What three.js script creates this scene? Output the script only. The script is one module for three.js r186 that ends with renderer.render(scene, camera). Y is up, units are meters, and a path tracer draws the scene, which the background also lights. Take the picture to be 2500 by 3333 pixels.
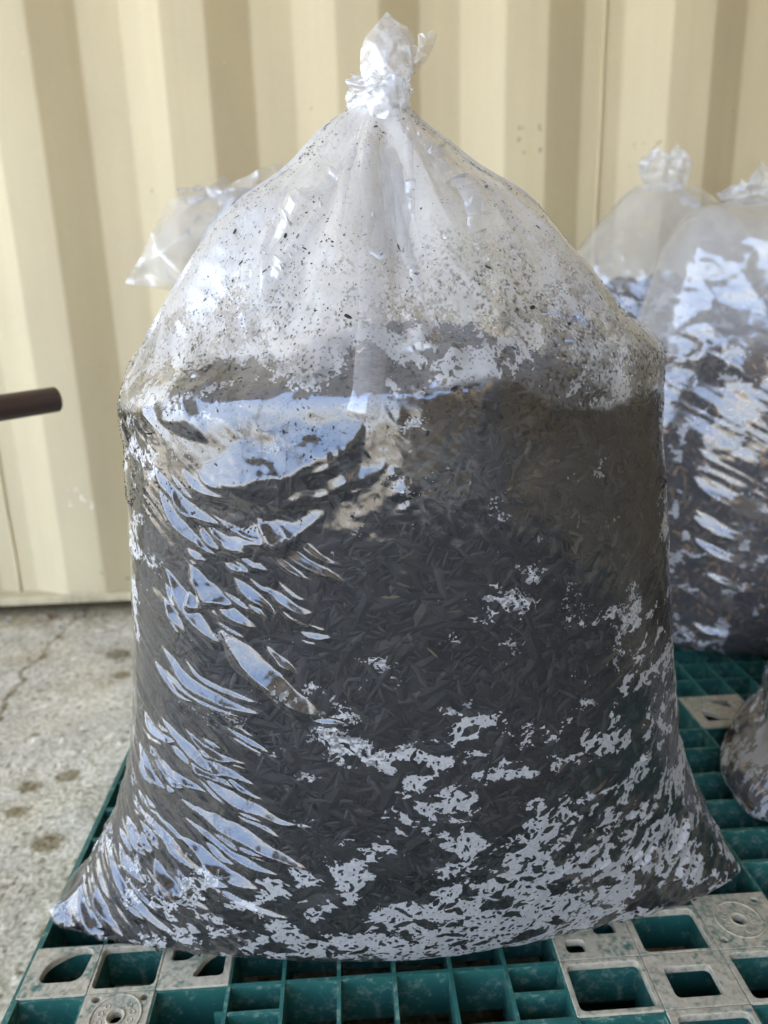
import * as THREE from 'three';
import { mergeGeometries, mergeVertices } from 'three/addons/utils/BufferGeometryUtils.js';
import { RoundedBoxGeometry } from 'three/addons/geometries/RoundedBoxGeometry.js';

// ---------------------------------------------------------------- camera, sky, sun, exposure
const scene = new THREE.Scene();
const EYE = new THREE.Vector3(0, 0.5773, 0), FPX = 2450 * 1659 / 2500, W0 = 1659, H0 = 2212;
const camera = new THREE.PerspectiveCamera(2 * Math.atan(1666.5 / 2450) * 180 / Math.PI, 0.75, 0.02, 400);
const rad = (d) => d * Math.PI / 180;
const AX = (() => {
  const p = rad(16.16), r = rad(-1.65), y = rad(-2.75), cy = Math.cos(y), sy = Math.sin(y);
  const F = [0, -Math.sin(p), -Math.cos(p)], U = [0, Math.cos(p), -Math.sin(p)], R = [1, 0, 0];
  const R2 = R.map((v, i) => Math.cos(r) * v + Math.sin(r) * U[i]), U2 = U.map((v, i) => -Math.sin(r) * R[i] + Math.cos(r) * v);
  const Y = (v) => new THREE.Vector3(cy * v[0] + sy * v[2], v[1], -sy * v[0] + cy * v[2]);
  return { R: Y(R2), U: Y(U2), F: Y(F) };
})();
camera.position.copy(EYE);
camera.quaternion.setFromRotationMatrix(new THREE.Matrix4().makeBasis(AX.R, AX.U, AX.F.clone().negate()));
camera.focus = 0.43; camera.userData.fStop = 7;

const renderer = new THREE.WebGLRenderer({ antialias: true });
renderer.setSize(768, 1024);
renderer.toneMapping = THREE.LinearToneMapping;
renderer.toneMappingExposure = 5.5;
renderer.shadowMap.enabled = true;

const SUN = new THREE.Vector3(-0.55, 0.66, -0.78).normalize();   // behind the container: all that is in view lies in its shade
{ // clear sky: pale at the horizon, deeper blue overhead, a little brighter round the sun
  const w = 512, h = 256, d = new Float32Array(w * h * 4);
  for (let j = 0; j < h; j++) for (let i = 0; i < w; i++) {
    const el = ((j + 0.5) / h - 0.5) * Math.PI, az = ((i + 0.5) / w - 0.5) * 2 * Math.PI;
    const x = Math.cos(az) * Math.cos(el), y = Math.sin(el), z = Math.sin(az) * Math.cos(el);
    const c = Math.max(0, x * SUN.x + y * SUN.y + z * SUN.z), g = 0.9 * Math.pow(c, 8) + 0.35 * Math.pow(c, 2);
    const t = Math.pow(Math.max(0, y), 0.42), k = (j * w + i) * 4;
    const hz = [1.10, 1.11, 1.05], zn = [0.22, 0.42, 0.87];
    for (let m = 0; m < 3; m++) d[k + m] = y < -0.02 ? 0.3 : (hz[m] + (zn[m] - hz[m]) * t) * 1.1 + g * [1, 0.97, 0.9][m];
    d[k + 3] = 1;
  }
  const sky = new THREE.DataTexture(d, w, h, THREE.RGBAFormat, THREE.FloatType);
  sky.mapping = THREE.EquirectangularReflectionMapping; sky.magFilter = THREE.LinearFilter; sky.needsUpdate = true;
  scene.background = sky; scene.environment = sky;
}
const sun = new THREE.DirectionalLight(new THREE.Color(1, 0.85, 0.62), 5);
sun.position.copy(SUN).multiplyScalar(12); sun.target.position.set(0, 0, 0);
sun.castShadow = true; sun.shadow.mapSize.set(2048, 2048);
Object.assign(sun.shadow.camera, { left: -8, right: 8, top: 8, bottom: -8, near: 0.5, far: 40 });
scene.add(sun, sun.target);

// ---------------------------------------------------------------- helpers
const rng = (a) => () => { a |= 0; a = a + 0x6D2B79F5 | 0; let t = Math.imul(a ^ a >>> 15, 1 | a); t = t + Math.imul(t ^ t >>> 7, 61 | t) ^ t; return ((t ^ t >>> 14) >>> 0) / 4294967296; };
const clamp = (x, a = 0, b = 1) => x < a ? a : x > b ? b : x;
const ss = (a, b, x) => { const t = clamp((x - a) / (b - a)); return t * t * (3 - 2 * t); };
const mix = (a, b, t) => a + (b - a) * t;
const HT = (() => { const r = rng(77), t = new Float32Array(65536); for (let i = 0; i < 65536; i++) t[i] = r(); return t; })();
const hash2 = (x, y) => HT[(Math.imul(x, 73856093) ^ Math.imul(y, 19349663)) >>> 3 & 65535];
function noise(x, y) { const i = Math.floor(x), j = Math.floor(y); let u = x - i, v = y - j; u = u * u * (3 - 2 * u); v = v * v * (3 - 2 * v); const a = hash2(i, j), b = hash2(i + 1, j), c = hash2(i, j + 1), d = hash2(i + 1, j + 1); return a + (b - a) * u + (c - a) * v + (a - b - c + d) * u * v; }
function fbm(x, y, o = 4) { let s = 0, a = 0.5, n = 0; for (let k = 0; k < o; k++) { s += a * noise(x, y); n += a; a *= 0.5; const t = x * 2.03 + 17.1; y = y * 2.03 + 5.7; x = t; } return s / n; }
function rough(x, y, o) { let s = 0, a = 1, n = 0; for (let k = 0; k < o; k++) { s += a * noise(x, y); n += a; a *= .62; const t = x * 2.03 + 17.1; y = y * 2.03 + 5.7; x = t; } return s / n; }
function ridged(x, y, o = 3) { let s = 0, a = 0.5, n = 0; for (let k = 0; k < o; k++) { s += a * (1 - Math.abs(noise(x, y) * 2 - 1)); n += a; a *= 0.5; x = x * 2.1 + 3.3; y = y * 2.1 + 8.1; } return s / n; }
function lut(rows, col) { return (y) => { let i = 0; while (i < rows.length - 2 && y > rows[i + 1][0]) i++; const a = rows[i], b = rows[i + 1], t = clamp((y - a[0]) / (b[0] - a[0])); const p = rows[Math.max(0, i - 1)], n = rows[Math.min(rows.length - 1, i + 2)], h = b[0] - a[0];
  const m0 = i ? (b[col] - p[col]) / (b[0] - p[0]) * h : b[col] - a[col], m1 = i < rows.length - 2 ? (n[col] - a[col]) / (n[0] - a[0]) * h : b[col] - a[col], t2 = t * t, t3 = t2 * t;
  return (2 * t3 - 3 * t2 + 1) * a[col] + (t3 - 2 * t2 + t) * m0 + (-2 * t3 + 3 * t2) * b[col] + (t3 - t2) * m1; }; }
function dataTex(w, h, fn, srgb, rep) {
  const d = new Uint8Array(w * h * 4);
  for (let j = 0; j < h; j++) for (let i = 0; i < w; i++) { const c = fn(i, j), k = (j * w + i) * 4; d[k] = clamp(c[0]) * 255; d[k + 1] = clamp(c[1]) * 255; d[k + 2] = clamp(c[2]) * 255; d[k + 3] = 255; }
  const t = new THREE.DataTexture(d, w, h); t.magFilter = THREE.LinearFilter; t.minFilter = THREE.LinearMipmapLinearFilter; t.generateMipmaps = true;
  t.wrapS = t.wrapT = rep ? THREE.RepeatWrapping : THREE.ClampToEdgeWrapping; if (srgb) t.colorSpace = THREE.SRGBColorSpace; t.needsUpdate = true; return t;
}
const used = {};
function numbered(n) { const k = used[n] = (used[n] ?? -1) + 1; return k ? `${n}_${String(k).padStart(3, '0')}` : n; }
function part(name, geo, mat, parent) { const m = new THREE.Mesh(geo, mat); m.name = name; m.castShadow = m.receiveShadow = true; parent.add(m); return m; }
function thing(name, label, category, pos = [0, 0, 0], group) { const g = new THREE.Group(); g.name = numbered(name); g.position.set(...pos); g.userData = { label, category }; if (group) g.userData.group = group; scene.add(g); return g; }
function boxGeo(x0, x1, y0, y1, z0, z1) { const g = new THREE.BoxGeometry(x1 - x0, y1 - y0, z1 - z0); g.translate((x0 + x1) / 2, (y0 + y1) / 2, (z0 + z1) / 2); return boxUV(g); }
function boxUV(g) { const p = g.attributes.position, n = g.attributes.normal, uv = new Float32Array(p.count * 2); for (let i = 0; i < p.count; i++) { const ax = Math.abs(n.getX(i)), ay = Math.abs(n.getY(i)), az = Math.abs(n.getZ(i)); const x = p.getX(i), y = p.getY(i), z = p.getZ(i); if (ay >= ax && ay >= az) { uv[2 * i] = x; uv[2 * i + 1] = z; } else if (ax >= az) { uv[2 * i] = z; uv[2 * i + 1] = y; } else { uv[2 * i] = x; uv[2 * i + 1] = y; } } g.setAttribute('uv', new THREE.BufferAttribute(uv, 2)); return g; }
// a pixel of the photograph (1659 wide) as a ray
function ray(px, py) { const a = (px - W0 / 2) / FPX, b = (py - H0 / 2) / FPX; return new THREE.Vector3().copy(AX.F).addScaledVector(AX.R, a).addScaledVector(AX.U, -b); }

// ---------------------------------------------------------------- ground
const concreteMats = (() => {
  const X0 = -1.7, X1 = 1.3, Z0 = -1.6, Z1 = 1.4, N = 1792;   // the slab in view, its own cracks and spots
  const spots = [[-.406, -1.189, .022], [-.376, -1.113, .014], [-.369, -.849, .015], [-.349, -.72, .02], [-.413, -.827, .013], [-.408, -.78, .013], [-.45, -.95, .008], [-.3, -.6, .015], [-.62, -.9, .018], [-.7, -1.2, .012], [-.49, -1.05, .007]];
  const crack = [[-.52, -1.4], [-.534, -1.276], [-.535, -1.192], [-.547, -1.149], [-.53, -1.112], [-.536, -1.06], [-.525, -1.032], [-.522, -.99], [-.55, -.9], [-.57, -.7]];
  const bump = new Float32Array(N * N), r = rng(5);
  const col = dataTex(N, N, (i, j) => {
    const x = X0 + (i + .5) / N * (X1 - X0), z = Z0 + (j + .5) / N * (Z1 - Z0);
    const big = fbm(x * 5, z * 5, 4), mid = fbm(x * 38 + 9, z * 38, 3), fine = noise(x * 330, z * 330), fin2 = noise(x * 700 + 5, z * 700);
    let v = .70 + (big - .5) * .16 + (mid - .5) * .17 + (fine - .5) * .2 + (fin2 - .5) * .12;
    const pit = noise(x * 190 + 40, z * 190); let b = .5 + (fine - .5) * .5 + (mid - .5) * .6;
    if (pit > .74) { v -= (pit - .74) * 1.1; b -= .25; }
    const ag = noise(x * 120 + 80, z * 120 + 3); if (ag > .8) v += (ag - .8) * .7;
    let warm = .02 + (fbm(x * 9 + 4, z * 9, 3) - .5) * .06;
    for (const [sx, sz, sr] of spots) { const dx = (x - sx) / sr, dz = (z - sz) / (sr * .8), q = Math.sqrt(dx * dx + dz * dz) + (mid - .5) * .9 + (fine - .5) * .3; if (q < 1.15) { const k = ss(1.15, .75, q); v *= 1 - .3 * k; warm += .02 * k; } }
    if (Math.abs(x + .54) < .08) for (let k = 0; k < crack.length - 1; k++) { const [ax, az] = crack[k], [bx, bz] = crack[k + 1], t = clamp((z - az) / (bz - az)); if (z < Math.min(az, bz) - .01 || z > Math.max(az, bz) + .01) continue; const d = Math.abs(x - mix(ax, bx, t) + (mid - .5) * .02 + (fine - .5) * .004); if (d < .004) { const q = ss(.004, .0012, d); v *= 1 - .34 * q * (.4 + .6 * big * 1.4); b -= .5 * q; warm += .02 * q; } }
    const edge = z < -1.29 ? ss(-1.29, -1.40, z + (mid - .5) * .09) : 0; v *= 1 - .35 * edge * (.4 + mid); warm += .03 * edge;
    bump[j * N + i] = b;
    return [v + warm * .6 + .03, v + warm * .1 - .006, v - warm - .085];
  }, true);
  const bt = dataTex(N, N, (i, j) => { const b = bump[j * N + i]; return [b, b, b]; });
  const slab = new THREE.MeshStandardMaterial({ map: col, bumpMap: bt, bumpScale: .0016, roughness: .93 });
  const yt = dataTex(512, 512, (i, j) => { const x = i / 512 * 8, z = j / 512 * 8; const n = (fx) => { const a = noise(x * fx, z * fx), b = noise((x - 8) * fx, z * fx), c = noise(x * fx, (z - 8) * fx), d = noise((x - 8) * fx, (z - 8) * fx), u = x / 8, v = z / 8; return mix(mix(a, b, u), mix(c, d, u), v); }; const v = .64 + (n(1) - .5) * .14 + (n(6) - .5) * .16 + (n(30) - .5) * .16; return [v + .03, v, v - .075]; }, true, true);
  return { slab, yard: new THREE.MeshStandardMaterial({ map: yt, roughness: .95 }), X0, X1, Z0, Z1 };
})();
{
  const c = concreteMats, g = new THREE.PlaneGeometry(c.X1 - c.X0, c.Z1 - c.Z0); g.rotateX(-Math.PI / 2); g.translate((c.X0 + c.X1) / 2, 0, (c.Z0 + c.Z1) / 2);
  const p = g.attributes.position, uv = g.attributes.uv; for (let i = 0; i < p.count; i++) uv.setXY(i, (p.getX(i) - c.X0) / (c.X1 - c.X0), (p.getZ(i) - c.Z0) / (c.Z1 - c.Z0));
  const m = part('pavement', g, c.slab, scene); m.userData = { kind: 'structure', label: 'speckled grey concrete slab with a thin crack and dark spots', category: 'pavement' };
  const y = new THREE.PlaneGeometry(300, 300); y.rotateX(-Math.PI / 2); y.translate(0, -.006, 0); const q = y.attributes.position, v = y.attributes.uv; for (let i = 0; i < q.count; i++) v.setXY(i, q.getX(i) / 4, q.getZ(i) / 4);
  const n = part('ground', y, c.yard, scene); n.userData = { kind: 'structure', label: 'pale concrete yard reaching to the horizon', category: 'ground' };
}

{ const g = new THREE.PlaneGeometry(5.6, 2.4); g.rotateX(-Math.PI / 2); g.translate(-1.4, .004, 1.0); boxUV(g); const at = dataTex(256, 256, (i, j) => { const v = .22 + .12 * (hash2(i, j) - .5) + .05 * (hash2(i >> 2, j >> 2) - .5); return [v, v, v * .98]; }, true, true); at.repeat.set(3, 3);
  const m = part('road', g, new THREE.MeshStandardMaterial({ map: at, roughness: .95 }), scene); m.userData = { kind: 'structure', label: 'dark asphalt drive in front of the pallet', category: 'road' }; }

// ---------------------------------------------------------------- shipping container
const WALL_Z = -1.3805, CX0 = -.33744, PER = .278, DEEP = .0347;
{
  const t = thing('shipping_container', 'cream painted corrugated steel container wall behind the bags', 'container', [0, 0, WALL_Z]);
  const N = 1024, M = 1.668;
  const r = rng(11), scuffs = [];
  const add = (x, y, n, sp, sz, kind) => { for (let k = 0; k < n; k++) scuffs.push([x + (r() - .5) * sp, y + (r() - .5) * sp * 1.1, sz * (.4 + r()), r() * 3, kind]); };
  add(-.63, .80, 34, .06, .004, 0); add(-.24, .70, 6, .03, .005, 0); add(.54, .80, 12, .05, .004, 0); add(.33, .82, 8, .04, .004, 0); add(-.5, .23, 11, .05, .004, 1); add(-.43, .03, 6, .10, .006, 0); add(-.66, .42, 3, .03, .003, 1); add(.18, .80, 8, .05, .004, 0);
  for (let k = 0; k < 46; k++) scuffs.push([-.8 + r() * 1.6, r() * 1.0, .0012 + r() * .0022, r() * 3, r() < .25 ? 1 : 0]);
  const bins = new Map(); for (const q of scuffs) for (let a = -1; a <= 1; a++) for (let b = -1; b <= 1; b++) { const k = (Math.floor(q[0] / .05) + a) * 997 + Math.floor(q[1] / .05) + b; if (!bins.has(k)) bins.set(k, []); bins.get(k).push(q); }
  const rust = [[-.665, .672, .016, .0022], [-.642, .675, .009, .0015]];
  const map = dataTex(N, N, (i, j) => {
    const x = -.834 + (i + .5) / N * M, y = (j + .5) / N * M;
    const a = fbm(x * 3, y * 2, 4), b = fbm(x * 22, y * 9 + 3, 3), c = noise(x * 300, y * 300), streak = fbm(x * 60, y * 1.6, 3);
    let R = .77 + (a - .5) * .05 + (b - .5) * .03 + (c - .5) * .012 + (streak - .5) * .03, G = R - .058 + (a - .5) * .01, B = R - .205 - (b - .5) * .02;
    for (const [sx, sy, sr, an, kind] of (bins.get(Math.floor(x / .05) * 997 + Math.floor(y / .05)) ?? [])) { const dx = x - sx, dy = y - sy; if (dx * dx + dy * dy > sr * sr * 6) continue; const ca = Math.cos(an), sa = Math.sin(an), u = (dx * ca + dy * sa) / sr, v = (-dx * sa + dy * ca) / (sr * .55), q = u * u + v * v + (noise(x * 500, y * 500) - .5) * 1.3; if (q < 1) { const k = ss(1, .3, q) * .7; if (kind) { R = mix(R, .97, k); G = mix(G, .95, k); B = mix(B, .9, k); } else { R = mix(R, .45, k); G = mix(G, .43, k); B = mix(B, .37, k); } } }
    for (const [sx, sy, wx, wy] of rust) { const q = ((x - sx) / wx) ** 2 + ((y - sy + (noise(x * 200, 3) - .5) * .003) / wy) ** 2; if (q < 1) { const k = ss(1, .4, q); R = mix(R, .78, k); G = mix(G, .58, k); B = mix(B, .3, k); } }
    if (y < .045) { const k = ss(.045, .012, y + (b - .5) * .05) * (c > .35 ? .5 : .25); R = mix(R, .5, k); G = mix(G, .46, k); B = mix(B, .36, k); }
    return [R, G, B];
  }, true, true);
  const bump = dataTex(512, 512, (i, j) => { const v = fbm(i / 512 * 26, j / 512 * 26, 4); return [v, v, v]; }, false, true);
  bump.repeat.set(1, 1);
  const paint = new THREE.MeshStandardMaterial({ map, bumpMap: bump, bumpScale: .0012, roughness: .62 });
  const rail = new THREE.MeshStandardMaterial({ map, roughness: .66 });
  const HT_ = 2.55, off = [[0, -DEEP], [.069, 0], [.140, 0], [.209, -DEEP]];
  const sheet = (xa, xb) => {
    const pts = [[xa, -DEEP]];
    for (let n = -20; n < 20; n++) for (let m = 0; m < 4; m++) { const x = CX0 + PER * n + off[m][0]; if (x > xa + 1e-4 && x < xb - 1e-4) { const a = 0.006; pts.push([x - a, off[m][1] + (m === 1 || m === 3 ? 0 : 0), x, m]); } }
    pts.push([xb, -DEEP]);
    // profile with small rounded bends
    const prof = []; const raw = [[xa, -DEEP]]; for (let n = -20; n < 20; n++) for (let m = 0; m < 4; m++) { const x = CX0 + PER * n + off[m][0]; if (x > xa + .01 && x < xb - .01) raw.push([x, off[m][1]]); } raw.push([xb, -DEEP]);
    raw.forEach((p, i) => { if (!i || i === raw.length - 1) { prof.push(p); return; } const a = raw[i - 1], b = raw[i + 1], R = .0045, la = Math.hypot(p[0] - a[0], p[1] - a[1]), lb = Math.hypot(b[0] - p[0], b[1] - p[1]); const A = [p[0] + (a[0] - p[0]) / la * R, p[1] + (a[1] - p[1]) / la * R], B = [p[0] + (b[0] - p[0]) / lb * R, p[1] + (b[1] - p[1]) / lb * R]; for (let k = 0; k <= 4; k++) { const s = k / 4; prof.push([(1 - s) * (1 - s) * A[0] + 2 * s * (1 - s) * p[0] + s * s * B[0], (1 - s) * (1 - s) * A[1] + 2 * s * (1 - s) * p[1] + s * s * B[1]]); } });
    const rows = 24, pos = [], uv = [], idx = [];
    for (let j = 0; j <= rows; j++) { const y = .034 + (HT_ - .034) * j / rows; prof.forEach(([x, z]) => { pos.push(x, y, z + .0016 * Math.sin(x * 4.1 + y * 2.3)); uv.push((x + .834) / M, y / M); }); }
    for (let j = 0; j < rows; j++) for (let i = 0; i < prof.length - 1; i++) { const a = j * prof.length + i, b = a + 1, c = a + prof.length, d = c + 1; idx.push(a, b, d, a, d, c); }
    const g = new THREE.BufferGeometry(); g.setAttribute('position', new THREE.Float32BufferAttribute(pos, 3)); g.setAttribute('uv', new THREE.Float32BufferAttribute(uv, 2)); g.setIndex(idx); g.computeVertexNormals(); return g;
  };
  const seam = (n) => CX0 + PER * n + .2435, seams = [-10, -6, -2, 2, 6, 10].map(seam);
  for (let k = 0; k < seams.length - 1; k++) part('corrugated_panel', sheet(seams[k] + .0004, seams[k + 1] - .0004), paint, t);
  for (let k = 1; k < seams.length - 1; k++) { const pts = []; for (let j = 0; j <= 30; j++) pts.push(new THREE.Vector3(seams[k] + .0006 * Math.sin(j * 2.1), .036 + j / 30 * (HT_ - .05), -DEEP + .0005)); const g = new THREE.TubeGeometry(new THREE.CatmullRomCurve3(pts), 60, k === 3 ? .0034 : .0022, 6); const u = g.attributes.uv; for (let i = 0; i < u.count; i++) u.setXY(i, .3, u.getX(i)); part('weld_seam', g, rail, t); }
  const xa = seams[0], xb = seams[5];
  const bu = (g) => { const p = g.attributes.position, u = g.attributes.uv; for (let i = 0; i < p.count; i++) u.setXY(i, (p.getX(i) + .834) / M, (p.getY(i) - p.getZ(i) * .5) / M); return g; };
  part('bottom_rail', bu(boxGeo(xa, xb, .020, .036, -.06, -.0015)), rail, t);
  part('top_rail', bu(boxGeo(xa, xb, HT_ - .001, HT_ + .06, -.06, .004)), rail, t);
  part('roof', bu(boxGeo(xa, xb, HT_ + .02, HT_ + .05, -2.44, -.06)), rail, t);
  part('rear_wall', bu(boxGeo(xa, xb, .02, HT_ + .02, -2.44, -2.4)), rail, t);
  part('end_wall', bu(boxGeo(xa, xa + .04, .02, HT_ + .02, -2.4, -.061)), rail, t);
  part('end_wall', bu(boxGeo(xb - .04, xb, .02, HT_ + .02, -2.4, -.061)), rail, t);
  part('container_floor', bu(boxGeo(xa + .04, xb - .04, .021, .05, -2.4, -.061)), rail, t);
  for (const x of [xa + .1, xb - .3]) for (const z of [-2.4, -.25]) part('corner_foot', bu(boxGeo(x, x + .2, 0, .02, z, z + .18)), rail, t);
}
{ // what closes off most of the sky, out of view: a canopy overhead, a warehouse on the right, a building across the yard
  const tan = new THREE.MeshStandardMaterial({ color: new THREE.Color().setRGB(.045, .037, .026), roughness: .85 }), brown = new THREE.MeshStandardMaterial({ color: new THREE.Color().setRGB(.20, .155, .09), roughness: .85 }), dark = new THREE.MeshStandardMaterial({ color: new THREE.Color().setRGB(.12, .11, .1), roughness: .7 }), sheet = new THREE.MeshStandardMaterial({ color: new THREE.Color().setRGB(.34, .28, .20), roughness: .7 });
  const t = thing('warehouse', 'brown warehouse side wall beside the end of the container', 'building', [1.45, 0, 1.2]);
  part('wall', boxGeo(0, 4, 0, 4.2, -2.45, 3.2), brown, t); part('roof', boxGeo(-.15, 4.2, 4.201, 4.35, -2.6, 3.3), dark, t); part('door', boxGeo(-.03, -.001, .01, 2.4, .9, 2.7), dark, t);
  const c = thing('canopy', 'flat metal canopy spanning from the container top to posts in the yard', 'canopy', [0, 0, 0]);
  part('roof_sheet', boxGeo(-2.3, 1.44, 2.72, 2.76, WALL_Z - .05, 1.9), sheet, c); for (const x of [-2.25, .2, 1.3]) part('beam', boxGeo(x, x + .08, 2.62, 2.719, WALL_Z - .02, 1.88), dark, c); for (const x of [-2.25, 1.3]) part('post', boxGeo(x, x + .08, 0, 2.619, 1.78, 1.86), dark, c);
  const o = thing('office_building', 'brown building across the yard from the container', 'building', [.5, 0, 5.5]);
  part('wall', boxGeo(0, 9, 0, 4.2, 0, 4), tan, o); part('roof', boxGeo(-.2, 9.2, 4.201, 4.4, -.3, 4.2), dark, o); for (const x of [1.2, 3.4, 5.6]) part('window', boxGeo(x, x + 1.1, 1.2, 2.4, -.03, -.001), dark, o);
}

// ---------------------------------------------------------------- bags: surface
// rows: height, left x, right x, z of the widest line, front z, back z, front squareness
class Bag {
  constructor(rows, opt = {}) { this.rows = rows; this.o = opt; this.f = [1, 2, 3, 4, 5, 6].map((c) => lut(rows, c)); this.cache = new Map(); this.y0 = rows[0][0]; this.y1 = rows[rows.length - 1][0]; }
  row(y) { let v = this.cache.get(y); if (!v) { if (this.cache.size > 4000) this.cache.clear(); this.cache.set(y, v = this.f.map((f) => f(y))); } return v; }
  at(ph, y, out) { // ph 0..pi front from right to left, pi..2pi back
    const [xl, xr, zw, zf, zb, m] = this.row(y), c = Math.cos(ph), s = Math.sin(ph), e = s >= 0 ? 2 / m : 2 / 2.2;
    out[0] = (xl + xr) / 2 + (xr - xl) / 2 * Math.sign(c) * Math.pow(Math.abs(c), e); out[1] = y; out[2] = zw + ((s >= 0 ? zf : zb) - zw) * Math.pow(Math.abs(s), e); return out;
  }
  frontZ(x, y) { const [xl, xr, zw, zf, , m] = this.row(clamp(y, this.y0, this.y1)), a = (xr - xl) / 2, q = clamp(Math.abs(x - (xl + xr) / 2) / a, 0, .995); return zw + (zf - zw) * Math.pow(1 - Math.pow(q, m), 1 / m); }
  normal(ph, y, out) { const e = 2e-3, a = this.at(ph + e, y, []), b = this.at(ph - e, y, []), y1 = Math.min(this.y1, y + .002), y0 = Math.max(this.y0, y - .002), c = this.at(ph, y1, []), d = this.at(ph, y0, []);
    const ux = a[0] - b[0], uy = a[1] - b[1], uz = a[2] - b[2], vx = c[0] - d[0], vy = c[1] - d[1], vz = c[2] - d[2]; let nx = vy * uz - vz * uy, ny = vz * ux - vx * uz, nz = vx * uy - vy * ux; const l = Math.hypot(nx, ny, nz) || 1; out[0] = nx / l; out[1] = ny / l; out[2] = nz / l; return out; }
  onFront(px, py) { const r = ray(px, py), p = new THREE.Vector3(); let a = -.25, b = Math.min(...this.rows.map((q) => q[3])) - .01; for (let k = 0; k < 30; k++) { const z = (a + b) / 2, s = z / r.z; p.set(r.x * s, r.y * s + EYE.y, z); if (z > this.frontZ(p.x, p.y)) a = z; else b = z; } return p; }
  // grid of rows; dens = [front columns, back columns, rows]; disp(ph, y, p, n) outward metres
  build(nf, nb, nv, disp) {
    const cols = nf + nb, pos = new Float32Array((cols + 1) * (nv + 1) * 3), uv = new Float32Array((cols + 1) * (nv + 1) * 2), p = [], n = [];
    for (let j = 0; j <= nv; j++) { const t = j / nv, y = mix(this.y0, this.y1, t);
      for (let i = 0; i <= cols; i++) { const ph = i <= nf ? Math.PI * i / nf : Math.PI * (1 + (i - nf) / nb); this.at(ph, y, p); const k = j * (cols + 1) + i; if (disp) { this.normal(ph, y, n); const d = disp(ph, y, p, n); p[0] += n[0] * d; p[1] += n[1] * d; p[2] += n[2] * d; } pos[k * 3] = p[0]; pos[k * 3 + 1] = Math.max(p[1], this.y0 - .003); pos[k * 3 + 2] = p[2]; uv[k * 2] = i <= nf ? i / nf : 1 - (i - nf) / nb; uv[k * 2 + 1] = t; } }
    for (let j = 0; j <= nv; j++) { const a = j * (cols + 1) * 3, b = a + cols * 3; for (let k = 0; k < 3; k++) pos[b + k] = pos[a + k]; }
    const idx = []; for (let j = 0; j < nv; j++) for (let i = 0; i < cols; i++) { const a = j * (cols + 1) + i, b = a + 1, c = a + cols + 1, d = c + 1; idx.push(a, d, b, a, c, d); }
    const g = new THREE.BufferGeometry(); g.setAttribute('position', new THREE.BufferAttribute(pos, 3)); g.setAttribute('uv', new THREE.BufferAttribute(uv, 2)); g.setIndex(idx); g.computeVertexNormals();
    const N = g.attributes.normal.array; for (let j = 0; j <= nv; j++) { const a = j * (cols + 1) * 3, b = a + cols * 3; let x = N[a] + N[b], y = N[a + 1] + N[b + 1], z = N[a + 2] + N[b + 2]; const l = Math.hypot(x, y, z) || 1; x /= l; y /= l; z /= l; N.set([x, y, z], a); N.set([x, y, z], b); }
    return g;
  }
}
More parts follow.
